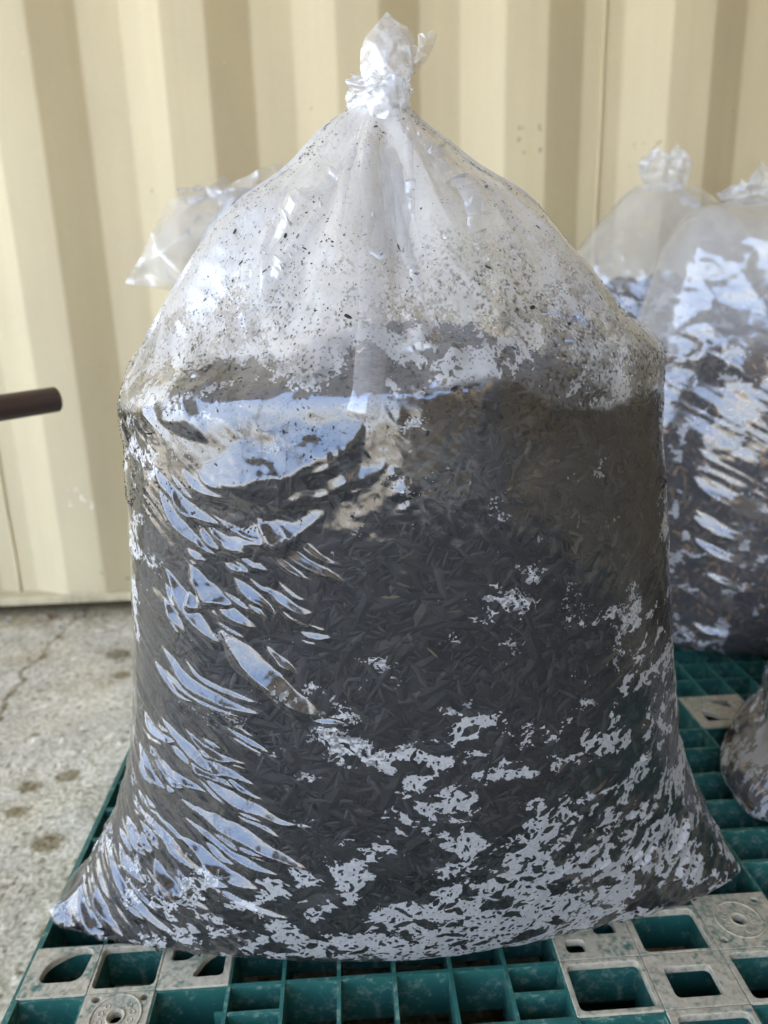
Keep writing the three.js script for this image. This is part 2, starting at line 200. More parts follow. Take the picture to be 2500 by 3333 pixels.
// wrinkles: each is a line on the front of the bag with a sky-facing flank of a given width
class Folds {
  constructor(bag) { this.bag = bag; this.s = []; this.cell = new Map(); }
  ramp(pts, w, k = 1) { this.push(pts, w, k, 'ramp'); }
  crest(pts, w, h) { this.push(pts, w, h, 'crest'); }
  push(pts, w, k, type) {
    const P = new THREE.CatmullRomCurve3(pts.map(([x, y]) => new THREE.Vector3(x, y, 0))).getPoints(pts.length * (type === 'crest' ? 14 : 5)).map((v) => this.bag.onFront(v.x, v.y));
    const mpp = P[0].distanceTo(EYE) / FPX, seg = []; let L = 0; const acc = [0]; for (let i = 1; i < P.length; i++) { L += Math.hypot(P[i].x - P[i - 1].x, P[i].y - P[i - 1].y); acc.push(L); }
    const mid = P[P.length >> 1], n = [0, 0, 0], e = .006, zx = (this.bag.frontZ(mid.x + e, mid.y) - this.bag.frontZ(mid.x - e, mid.y)) / (2 * e), zy = (this.bag.frontZ(mid.x, Math.min(mid.y + e, this.bag.y1)) - this.bag.frontZ(mid.x, mid.y - e)) / (2 * e);
    const N = new THREE.Vector3(-zx, -zy, 1).normalize(), back = EYE.clone().sub(mid).normalize(), skyDir = new THREE.Vector3(-.42, .46, .78).normalize(), need = back.add(skyDir).normalize();
    const dx = P[P.length - 1].x - P[0].x, dy = P[P.length - 1].y - P[0].y, l = Math.hypot(dx, dy); let nx = -dy / l, ny = dx / l; if (ny < 0) { nx = -nx; ny = -ny; }
    const tilt = Math.asin(clamp(need.y, -1, 1)) - Math.asin(clamp(N.y, -1, 1)), slope = clamp(Math.tan(clamp(tilt, .12, .85)) / Math.max(ny, .62), .12, 1.05);
    const W = w * mpp, yaw = clamp(1 / Math.max(N.z, .55), 1, 1.7);
    const st = { P, acc, L, W, type, h: type === 'ramp' ? slope * W * k * yaw : k, reach: type === 'ramp' ? W * 1.75 : W * 4 };
    const id = this.s.push(st) - 1, C = .012;
    for (let i = 0; i < P.length - 1; i++) { const a = P[i], b = P[i + 1], r = st.reach; for (let gx = Math.floor((Math.min(a.x, b.x) - r) / C); gx <= Math.floor((Math.max(a.x, b.x) + r) / C); gx++) for (let gy = Math.floor((Math.min(a.y, b.y) - r) / C); gy <= Math.floor((Math.max(a.y, b.y) + r) / C); gy++) { const key = gx * 4096 + gy; let c = this.cell.get(key); if (!c) this.cell.set(key, c = new Set()); c.add(id); } }
  }
  height(x, y) {
    const c = this.cell.get(Math.floor(x / .012) * 4096 + Math.floor(y / .012)); if (!c) return 0; let sum = 0;
    for (const id of c) { const s = this.s[id], P = s.P; let best = 1e9, sd = 0, tt = 0;
      for (let i = 0; i < P.length - 1; i++) { const a = P[i], b = P[i + 1], ex = b.x - a.x, ey = b.y - a.y, l2 = ex * ex + ey * ey || 1e-12, t = clamp(((x - a.x) * ex + (y - a.y) * ey) / l2), qx = x - a.x - ex * t, qy = y - a.y - ey * t, d = qx * qx + qy * qy; if (d < best) { best = d; let nx = -ey, ny = ex; const l = Math.sqrt(l2); if (ny < 0 || (ny === 0 && nx < 0)) { nx = -nx; ny = -ny; } sd = -(qx * nx + qy * ny) / l; tt = (s.acc[i] + Math.sqrt(l2) * t) / s.L; best = d; } }
      const dist = Math.sqrt(best), tp = Math.pow(Math.sin(Math.PI * clamp(tt, .0, 1)), .75);
      if (s.type === 'ramp') { const w = s.W * tp * (.65 + .7 * noise(tt * 5 + id * 3.7, id)) + 1e-6, e = sd / w + (noise(x * 70 + id * 7, y * 70) - .5) * .36 + (noise(x * 330 + id * 7, y * 330) - .5) * .05; if (dist > w * 1.8) continue; const endf = 1 - ss(.5, 1.2, (dist - Math.abs(sd)) / w); if (e > -.5) { const q = e < .5 ? Math.pow(e + .5, 1.2) : 1 - ss(.5, 1.5, e); sum += s.h * Math.pow(tp, 1.55) * q * endf; } }
      else { const w = s.W; sum += s.h * Math.pow(Math.sin(Math.PI * clamp(tt, .04, .96)), .4) * Math.pow(1 - clamp(dist / (4 * w)), 1.5); } }
    return sum;
  }
}
const film = (t, extra = {}) => new THREE.MeshPhysicalMaterial({ color: new THREE.Color().setRGB(.93, .935, .94), transmission: 1, thickness: 0, roughness: .5, ior: 1.85, transmissionMap: t, roughnessMap: t, side: THREE.DoubleSide, ...extra });

// chips lying against the film: the same list of chips is used for the pieces and for where they wipe the dew
function chipsAt(S, T, cell, seed, visit) { const ci = Math.floor(S / cell), cj = Math.floor(T / cell); for (let a = -1; a <= 1; a++) for (let b = -1; b <= 1; b++) { const i = ci + a, j = cj + b; const h = hash2(i + seed, j * 3 + seed); visit((i + hash2(i, j + seed + 1)) * cell, (j + hash2(i + 5, j + seed + 2)) * cell, h, hash2(i + 9, j + seed + 4), hash2(i + 13, j + seed + 6)); } }

const MAIN = [
  [0.1425, -0.2200, 0.2770, -0.460, -0.412, -0.580, 1.55],
  [0.150, -0.2300, 0.2850, -0.460, -0.398, -0.600, 1.55], [0.165, -0.2124, 0.2775, -0.468, -0.388, -0.630, 1.60], [0.190, -0.1970, 0.2652, -0.478, -0.380, -0.650, 1.70],
  [0.220, -0.1815, 0.2522, -0.490, -0.375, -0.660, 1.85], [0.260, -0.1691, 0.2417, -0.505, -0.372, -0.670, 2.00], [0.300, -0.1621, 0.2355, -0.515, -0.371, -0.675, 2.15],
  [0.340, -0.1575, 0.2301, -0.520, -0.372, -0.675, 2.25], [0.380, -0.1544, 0.2253, -0.525, -0.374, -0.675, 2.30], [0.420, -0.1520, 0.2215, -0.530, -0.3745, -0.675, 2.35],
  [0.460, -0.1492, 0.2165, -0.530, -0.3750, -0.675, 2.35], [0.490, -0.1481, 0.2127, -0.530, -0.3765, -0.670, 2.30], [0.515, -0.1489, 0.2135, -0.530, -0.3780, -0.660, 2.20],
  [0.528, -0.1462, 0.2125, -0.531, -0.3800, -0.655, 2.15], [0.540, -0.1424, 0.2111, -0.532, -0.3880, -0.650, 2.10], [0.565, -0.1272, 0.1937, -0.535, -0.415, -0.640, 2.00], [0.590, -0.1100, 0.1742, -0.538, -0.437, -0.630, 2.00],
  [0.615, -0.0907, 0.1532, -0.540, -0.457, -0.620, 2.00], [0.640, -0.0659, 0.1298, -0.542, -0.478, -0.605, 2.00], [0.660, -0.0338, 0.0965, -0.544, -0.498, -0.590, 2.00],
  [0.675, -0.0173, 0.0761, -0.545, -0.514, -0.578, 2.00], [0.686, -0.0044, 0.0606, -0.546, -0.525, -0.569, 2.00], [0.695, 0.0123, 0.0514, -0.546, -0.528, -0.565, 2.00]];
const bag = new Bag(MAIN), folds = new Folds(bag);
{ // traced wrinkles; each block has the scale and place of the study it was drawn in
  const from = (ox, oy, k) => (a) => a.map(([x, y]) => [ox + x * k, oy + y * k]);
  const A = from(265.4, 862.6, .33), B = from(99.5, 1526.2, .36), D = from(1161.3, 1260.8, .315), C = from(597.2, 199, .4);
  const rs = rng(17);
  const r = (f, k, list) => list.forEach(([w, ...p]) => { const q = f(p); folds.ramp(q, w * k * .85); if (q.length < 3) return; const a = q[0], b = q[q.length - 1], l = Math.hypot(b[0] - a[0], b[1] - a[1]), nx = -(b[1] - a[1]) / l, ny = (b[0] - a[0]) / l; for (const sg of [-1, 1]) { if (rs() < .25) continue; const d = sg * w * k * (.75 + .7 * rs()), lo = rs() * .35, hi = .6 + .4 * rs(), cv = new THREE.CatmullRomCurve3(q.map(([x, y]) => new THREE.Vector3(x, y, 0))); folds.ramp([0, .33, .66, 1].map((t) => { const v = cv.getPoint(mix(lo, hi, t)); return [v.x + nx * d + (rs() - .5) * 5, v.y + ny * d + (rs() - .5) * 5]; }), Math.max(5, w * k * (.22 + .25 * rs()))); } });
  r(A, .33, [[70, [190, 425], [330, 600], [480, 740], [650, 825]], [60, [235, 570], [330, 740], [440, 870], [570, 990]], [70, [545, 825], [680, 920], [830, 980], [990, 990]], [45, [415, 975], [490, 1020], [560, 1065]], [55, [720, 990], [820, 1050], [960, 1130]],
    [75, [270, 1090], [340, 1190], [430, 1330], [540, 1490], [650, 1610]], [110, [445, 1080], [540, 1210], [640, 1290], [745, 1340]], [75, [590, 1320], [700, 1380], [800, 1440], [890, 1500]], [50, [265, 1300], [340, 1400], [415, 1540]],
    [125, [630, 1490], [760, 1610], [900, 1740], [1050, 1870], [1170, 1990], [1340, 2080]], [65, [240, 1590], [340, 1720], [450, 1850], [600, 1940], [760, 2010], [915, 2070]], [45, [190, 1690], [290, 1800], [380, 1920], [480, 2000]],
    [60, [720, 1160], [840, 1270], [940, 1340], [1020, 1430]], [55, [930, 1225], [1050, 1300], [1150, 1370], [1270, 1400]], [80, [850, 700], [950, 850], [1080, 970], [1200, 1060], [1330, 1130], [1480, 1200]], [95, [1050, 660], [1200, 615], [1350, 565], [1500, 505], [1740, 420]],
    [330, [430, 560], [600, 500], [800, 430], [1050, 350], [1300, 260], [1580, 150]], [90, [1740, 640], [1830, 570], [1940, 540]], [40, [1210, 2100], [1350, 2110], [1480, 2130]], [70, [380, 440], [480, 540], [640, 620], [760, 640]],
    [50, [500, 830], [580, 920], [680, 1000]], [45, [660, 1070], [760, 1110], [870, 1140]], [40, [1150, 1520], [1260, 1550], [1380, 1560]]]);
  r(B, .36, [[45, [590, 10], [640, 110], [700, 170], [790, 220]], [60, [670, 40], [780, 160], [880, 260], [1000, 340], [1130, 400], [1290, 490]], [55, [790, 225], [900, 330], [1020, 440], [1150, 550], [1300, 620], [1420, 690], [1570, 720]], [28, [850, 130], [920, 220], [1020, 280], [1230, 355]],
    [40, [600, 210], [700, 320], [800, 420], [900, 480], [1010, 530]], [40, [560, 190], [610, 320], [660, 420], [740, 510]], [40, [720, 410], [780, 460], [830, 500]], [62, [790, 530], [900, 610], [1040, 670], [1160, 740], [1300, 820], [1430, 900], [1640, 1000]], [24, [530, 440], [600, 560], [690, 660]],
    [45, [800, 640], [900, 710], [1020, 790], [1150, 880], [1280, 960], [1450, 1030]], [40, [515, 545], [590, 640], [680, 720], [760, 800], [830, 890], [1000, 1040]], [60, [770, 760], [900, 830], [1000, 920], [1130, 1010], [1360, 1120]], [60, [930, 940], [1020, 1010], [1150, 1070]], [60, [470, 620], [530, 740], [600, 850], [640, 960]],
    [30, [830, 930], [980, 1030], [1200, 1170], [1560, 1300]], [60, [440, 800], [500, 920], [610, 1070]], [70, [650, 900], [720, 1010], [800, 1110], [860, 1210]], [40, [760, 1000], [850, 1100], [950, 1180], [1050, 1260]], [55, [370, 860], [420, 1000], [480, 1090], [600, 1210], [700, 1300], [820, 1395]],
    [60, [300, 1060], [350, 1180], [405, 1320]], [70, [195, 1060], [230, 1200], [280, 1310], [340, 1410]], [50, [120, 1220], [150, 1290], [200, 1320]], [25, [50, 1250], [90, 1310], [160, 1350]], [25, [240, 1070], [300, 1200], [340, 1300]], [40, [580, 740], [620, 830], [650, 910]], [30, [1060, 110], [1200, 190], [1380, 300]]]);
  r(D, .315, [[24, [870, 270], [700, 500], [560, 640], [470, 790]], [16, [570, 430], [410, 580]], [16, [600, 1020], [510, 1110]], [40, [790, 1110], [690, 1230]], [22, [610, 1190], [500, 1290]], [30, [750, 1410], [640, 1490], [530, 1590]], [30, [890, 1430], [800, 1550], [680, 1670]], [40, [840, 1740], [740, 1870], [640, 1980]],
    [40, [1000, 1480], [1010, 1600], [980, 1750], [910, 1900]], [40, [1070, 1800], [980, 1960], [820, 2090]], [16, [860, 60], [640, 350], [420, 620], [260, 820]], [25, [620, 1240], [440, 1390], [250, 1550], [150, 1620]], [25, [910, 1300], [760, 1480], [560, 1700]], [20, [820, 850], [700, 1000], [600, 1120]], [26, [1180, 1700], [1120, 1850], [1000, 2020]], [20, [560, 1830], [380, 1990]]]);
  const c = (w, h, ...p) => folds.crest(C(p), w * .00028 * .75, h * 2.4);
  c(26, .006, [470, 180], [500, 450], [530, 760], [525, 1200], [500, 1600], [460, 1790]); c(10, -.0035, [455, 260], [475, 450], [485, 760], [478, 1200], [455, 1600]);
  c(14, .0045, [560, 260], [610, 480], [690, 760], [740, 950], [800, 1150], [900, 1350], [960, 1560]); c(10, .0035, [710, 160], [720, 500], [740, 650], [800, 860]);
  c(16, .006, [740, 170], [860, 350], [960, 540], [1010, 700], [1050, 860], [1130, 960], [1280, 990], [1450, 1005]); c(14, .004, [1240, 560], [1300, 720], [1430, 830], [1480, 1030], [1560, 1250], [1640, 1400]);
  c(16, .005, [440, 220], [300, 420], [160, 560], [20, 680], [-170, 920], [-330, 1150]); c(14, .004, [300, 420], [120, 740], [0, 880], [-140, 1100], [-300, 1350]); c(12, .004, [1000, 410], [1050, 540], [1090, 690]); c(12, -.003, [640, 420], [690, 560], [700, 760], [690, 980]);
  c(14, .004, [-100, 620], [-120, 760], [-100, 960], [-180, 1250]); c(12, -.004, [860, 500], [900, 800], [980, 1050], [1100, 1350]); c(12, .004, [430, 260], [380, 420], [340, 700], [310, 1000]); c(12, .0035, [1050, 860], [1120, 1100], [1240, 1350], [1330, 1560]);
  c(14, .004, [-330, 1150], [-420, 1300], [-560, 1400]); c(10, .003, [1500, 1050], [1600, 1180], [1800, 1400]);
  folds.ramp(C([[700, 1000], [800, 1200], [860, 1400], [810, 1600]]), 44); folds.ramp(C([[940, 920], [1080, 1000], [1160, 1120], [1240, 1260]]), 26); folds.ramp([[332, 900], [380, 850], [420, 810], [452, 770]], 66); folds.ramp([[380, 800], [410, 770], [446, 742]], 30);
  folds.crest([[1157, 859], [1189, 886], [1261, 890], [1345, 878]], .0022, .004); folds.crest([[930, 880], [990, 905], [1080, 890], [1150, 870]], .003, .0014);
}
// flow of the fine drag wrinkles: down to the right on the left flank, down to the left on the right flank, radiating above the fill
const FILL = .507;
const EDGE = [[270, 900], [330, 905], [430, 958], [530, 945], [620, 928], [780, 915], [850, 882], [940, 850], [1040, 838], [1130, 842], [1190, 886], [1290, 888], [1350, 878], [1400, 850]].map(([x, y]) => { const w = bag.onFront(x, y); return [w.x, w.y + (x < 800 && x > 300 ? .008 : .002)]; });
const edgeAt = (x) => { let i = 0; while (i < EDGE.length - 2 && x > EDGE[i + 1][0]) i++; return mix(EDGE[i][1], EDGE[i + 1][1], clamp((x - EDGE[i][0]) / (EDGE[i + 1][0] - EDGE[i][0]))); };
function fine(x, y, ph, edge = 1) {
  const up = ss(FILL + .006, FILL + .045, y), cx = .035; let h = 0;
  if (up < 1) { const sgn = clamp((x - cx) / .05, -1, 1), a = (x - cx < 0 ? -.75 : .85) * Math.abs(sgn), ca = Math.cos(a), sa = Math.sin(a), u = x * ca + y * sa, v = -x * sa + y * ca; const amp = (.35 + .9 * ss(.25, 1, Math.abs(x - cx) / .2)) * (.5 + .8 * ss(.42, .2, y)); h += (1 - up) * amp * ((ridged(u * 14 + 4, v * 85, 2) - .6) * .0016 + (ridged(u * 30 + 9, v * 190, 2) - .6) * .0005); }
  if (up > 0) { const dx = x - .033, dy = .72 - y, an = Math.atan2(dx, Math.max(dy, .02)), rr = Math.hypot(dx, dy); h += up * ((noise(an * 4 + 2, rr * 5) - .5) * .022 * edge * clamp(rr / .12, .25, 1) + (ridged(an * 6 + 7, rr * 10, 2) - .6) * .0035 * clamp(rr / .1, .2, 1) + (fbm(x * 45, y * 45, 2) - .5) * .003); }
  h += (fbm(x * 70 + 3, y * 70, 2) - .5) * .0011 + (noise(x * 330, y * 330) - .5) * .00016;
  return h;
}
const mainDisp = (ph, y, p) => {
  const s = Math.sin(ph), edge = ss(0, .3, Math.abs(s)), low = ss(.1425, .152, y), neck = 1 - .7 * ss(.66, .695, y);
  if (s >= 0) { const up = ss(FILL + .02, FILL + .06, y), e2 = mix(1, ss(.1, .75, Math.abs(s)), up); return (folds.height(p[0], p[1]) * edge * e2 + fine(p[0], p[1], ph, edge * e2) - .004 * up) * low * neck + (1 - edge) * low * (fbm(y * 55, ph * 6, 3) - .5) * .005; }
  return ((fbm(p[0] * 30 + 50, y * 20, 3) - .5) * .012 + fine(p[0] + 3, y, ph) * 1.2) * low * neck * edge;
};

// a creased flap of film: outline and inner fold points (photograph pixel, distance), flat facets between the folds, each slightly buckled
function creased(outline, inner, crump = .012) {
  const pts = [...outline, ...inner], P = pts.map(([x, y, d]) => { const q = ray(x, y); return q.multiplyScalar(-d / q.z).add(EYE); });
  const cc = (a, b, c) => { const [ax, ay] = pts[a], [bx, by] = pts[b], [cx, cy] = pts[c], d = 2 * (ax * (by - cy) + bx * (cy - ay) + cx * (ay - by)); if (Math.abs(d) < 1e-6) return null; const A = ax * ax + ay * ay, B = bx * bx + by * by, C = cx * cx + cy * cy, x = (A * (by - cy) + B * (cy - ay) + C * (ay - by)) / d, y = (A * (cx - bx) + B * (ax - cx) + C * (bx - ax)) / d; return [x, y, (ax - x) ** 2 + (ay - y) ** 2]; };
  const inside = (x, y) => { let c = false; for (let i = 0, j = outline.length - 1; i < outline.length; j = i++) { const [xi, yi] = outline[i], [xj, yj] = outline[j]; if ((yi > y) !== (yj > y) && x < (xj - xi) * (y - yi) / (yj - yi) + xi) c = !c; } return c; };
  const pos = [], uv = [], K = 8;
  for (let a = 0; a < pts.length; a++) for (let b = a + 1; b < pts.length; b++) for (let c = b + 1; c < pts.length; c++) { const q = cc(a, b, c); if (!q || pts.some((p, k) => k !== a && k !== b && k !== c && (p[0] - q[0]) ** 2 + (p[1] - q[1]) ** 2 < q[2] - 1e-6)) continue; if (!inside((pts[a][0] + pts[b][0] + pts[c][0]) / 3, (pts[a][1] + pts[b][1] + pts[c][1]) / 3)) continue;
    const flip = (pts[b][0] - pts[a][0]) * (pts[c][1] - pts[a][1]) - (pts[b][1] - pts[a][1]) * (pts[c][0] - pts[a][0]) > 0; const A = P[a], B = flip ? P[c] : P[b], C = flip ? P[b] : P[c], pt = (i, j) => { const v = A.clone().multiplyScalar(1 - (i + j) / K).addScaledVector(B, i / K).addScaledVector(C, j / K); const k = (i + j) / K, inn = Math.min(1 - k, i / K, j / K) * 3; v.z += (fbm(v.x * 90 + 3, v.y * 90, 3) - .5) * crump + (ridged(v.x * 240 + 3, v.y * 150, 2) - .6) * crump * .35 ; return v; };
    for (let i = 0; i < K; i++) for (let j = 0; j < K - i; j++) { const t = [pt(i, j), pt(i + 1, j), pt(i, j + 1)]; if (i + j < K - 1) t.push(pt(i + 1, j), pt(i + 1, j + 1), pt(i, j + 1)); t.forEach((v) => { pos.push(v.x, v.y, v.z); uv.push(v.x * 9, v.y * 9); }); } }
  let g = new THREE.BufferGeometry(); g.setAttribute('position', new THREE.Float32BufferAttribute(pos, 3)); g.setAttribute('uv', new THREE.Float32BufferAttribute(uv, 2)); g = mergeVertices(g, 1e-4);
  { const ix = g.index.array, p = g.attributes.position, n = p.count, nb = Array.from({ length: n }, () => new Map()); for (let i = 0; i < ix.length; i += 3) for (let k = 0; k < 3; k++) { const a = ix[i + k], b = ix[i + (k + 1) % 3]; nb[a].set(b, (nb[a].get(b) ?? 0) + 1); nb[b].set(a, (nb[b].get(a) ?? 0) + 1); }
    for (let it = 0; it < 2; it++) { const q = Float32Array.from(p.array); for (let i = 0; i < n; i++) { if ([...nb[i].values()].some((c) => c === 1)) continue; for (let k = 0; k < 3; k++) { let m = 0; for (const j of nb[i].keys()) m += q[j * 3 + k]; p.array[i * 3 + k] = mix(q[i * 3 + k], m / nb[i].size, .6); } } } }
  g.computeVertexNormals(); return g;
}

// ---------------------------------------------------------------- the main bag
const blackChar = new THREE.MeshStandardMaterial({ color: new THREE.Color().setRGB(.008, .008, .009), roughness: .75 });
const chipGeo = (() => { const v = [[-1, 0, 0], [-.45, .9, .15], [.5, .75, -.1], [1, .1, 0], [.4, -.85, .12], [-.6, -.7, -.12]], top = [0.05, .05, 1], bot = [0, -.05, -1], pos = []; for (let i = 0; i < 6; i++) { const a = v[i], b = v[(i + 1) % 6]; pos.push(...top, ...a, ...b, ...bot, ...b, ...a); } const g = new THREE.BufferGeometry(); g.setAttribute('position', new THREE.Float32BufferAttribute(pos, 3)); g.computeVertexNormals(); return g; })();
function lining(b, n, inset, opt) { // pieces packed against the inside of a bag's film
  const m = new THREE.InstancedMesh(chipGeo, opt.mat, n), r = rng(opt.seed), p = [], nn = [], q = new THREE.Quaternion(), M = new THREE.Matrix4(), X = new THREE.Vector3(), Yv = new THREE.Vector3(), Z = new THREE.Vector3(), c = new THREE.Color(); let k = 0;
  while (k < n) {
    const ph = opt.front ? Math.PI * r() : Math.PI * 2 * r(), y = mix(b.y0 + .004, opt.top, r()); if (opt.len > .012 && Math.abs(Math.sin(ph)) < .35) continue; b.at(ph, y, p); b.normal(ph, y, nn); Z.set(...nn); X.set(-nn[2], 0, nn[0]).normalize(); Yv.crossVectors(Z, X);
    const an = opt.flow ? opt.flow(p[0], y) + (r() - .5) * 2.8 : r() * 3.14, L = opt.len * (.35 + 1.3 * r() * r() * r()+ .35 * r()), w = L * (opt.slim ? .09 + .2 * r() : .16 + .34 * r()), th = w * .4; const ax = X.clone().multiplyScalar(Math.cos(an)).addScaledVector(Yv, Math.sin(an)), ay = new THREE.Vector3().crossVectors(Z, ax);
    const tl = (r() - .5) * .5; ax.addScaledVector(Z, tl * .4).normalize(); ay.crossVectors(Z, ax).normalize(); const az = new THREE.Vector3().crossVectors(ax, ay);
    M.makeBasis(ax.multiplyScalar(L), ay.multiplyScalar(w), az.multiplyScalar(th)); M.setPosition(p[0] - nn[0] * (inset + r() * .002 + th * .6), p[1] - nn[1] * inset, p[2] - nn[2] * (inset + r() * .002 + th * .6)); m.setMatrixAt(k, M); opt.tint(c, r); m.setColorAt(k, c); k++;
  }
  m.castShadow = m.receiveShadow = true; return m;
}
function filling(b, top, inset, opt, seed) { // the mass of the contents, closed by an uneven heap on top
  const sub = new Bag(b.rows.map((r) => [r[0], r[1] + inset, r[2] - inset, r[3], r[4] - inset, r[5] + inset, r[6]])); const sv = sub.y1; sub.y1 = top; const g = sub.build(150, 80, 110, (ph, y, p) => (fbm(p[0] * 45 + seed, y * 45 + p[2] * 30, 3) - .5) * .006);
  const ring = 231, base = 110 * ring, src = g.attributes.position.array, K = 26, pos = [], idx = []; let cx = 0, cz = 0; for (let i = 0; i < ring; i++) { cx += src[(base + i) * 3] / ring; cz += src[(base + i) * 3 + 2] / ring; }
  for (let k = 0; k <= K; k++) for (let i = 0; i < ring; i++) { const t = k / K, x = mix(src[(base + i) * 3], cx, t), z = mix(src[(base + i) * 3 + 2], cz, t), e = ss(0, .25, t); pos.push(x, src[(base + i) * 3 + 1] + e * (opt * Math.sin(t * 1.5) + (fbm(x * 28 + seed, z * 28, 4) - .5) * .045), z); }
  for (let k = 0; k < K; k++) for (let i = 0; i < ring - 1; i++) { const a = k * ring + i; idx.push(a, a + ring, a + 1, a + 1, a + ring, a + ring + 1); }
  const cap = new THREE.BufferGeometry(); cap.setAttribute('position', new THREE.Float32BufferAttribute(pos, 3)); cap.setIndex(idx); cap.computeVertexNormals(); g.deleteAttribute('uv');
  return mergeGeometries([g, cap]);
}

// where dew covers the film: control points (photograph pixel, share covered)
const dewPts = [[200, 1960, .12], [330, 1950, .28], [500, 1960, .36], [500, 2030, .8], [700, 2040, .9], [900, 2060, .92], [1100, 2040, .85], [1300, 2000, .75], [1480, 1960, .6], [700, 1930, .55], [900, 1930, .62], [1100, 1930, .6], [1300, 1900, .6], [1450, 1880, .5], [1560, 1890, .5], [620, 1830, .2], [760, 1830, .35], [880, 1840, .45], [1050, 1800, .4], [1200, 1780, .5], [1350, 1750, .6], [1450, 1740, .55], [900, 1690, .42], [960, 1640, .3], [1050, 1600, .5], [1150, 1620, .42], [1280, 1600, .35], [1380, 1550, .4], [1440, 1500, .45], [1440, 1300, .4], [830, 1560, .25], [950, 1500, .22], [1100, 1480, .2], [1250, 1470, .15], [750, 1730, .3], [650, 1700, .18], [500, 1700, .03], [400, 1800, .04], [300, 1800, .06], [320, 1500, .06], [420, 1300, .03], [300, 1250, .3], [600, 1300, .03], [640, 1320, .08], [740, 1560, .12], [450, 1500, .02], [560, 1580, .03], [790, 1270, .1], [750, 1500, .1], [900, 1300, .05], [1000, 1100, .02], [700, 1100, .01], [500, 1100, 0], [1200, 1250, .12], [1060, 1270, .22], [1270, 1100, .12], [1350, 1200, .1], [1350, 1000, .04], [1150, 1000, .03], [900, 950, .1], [400, 950, .05], [290, 1000, .25]];
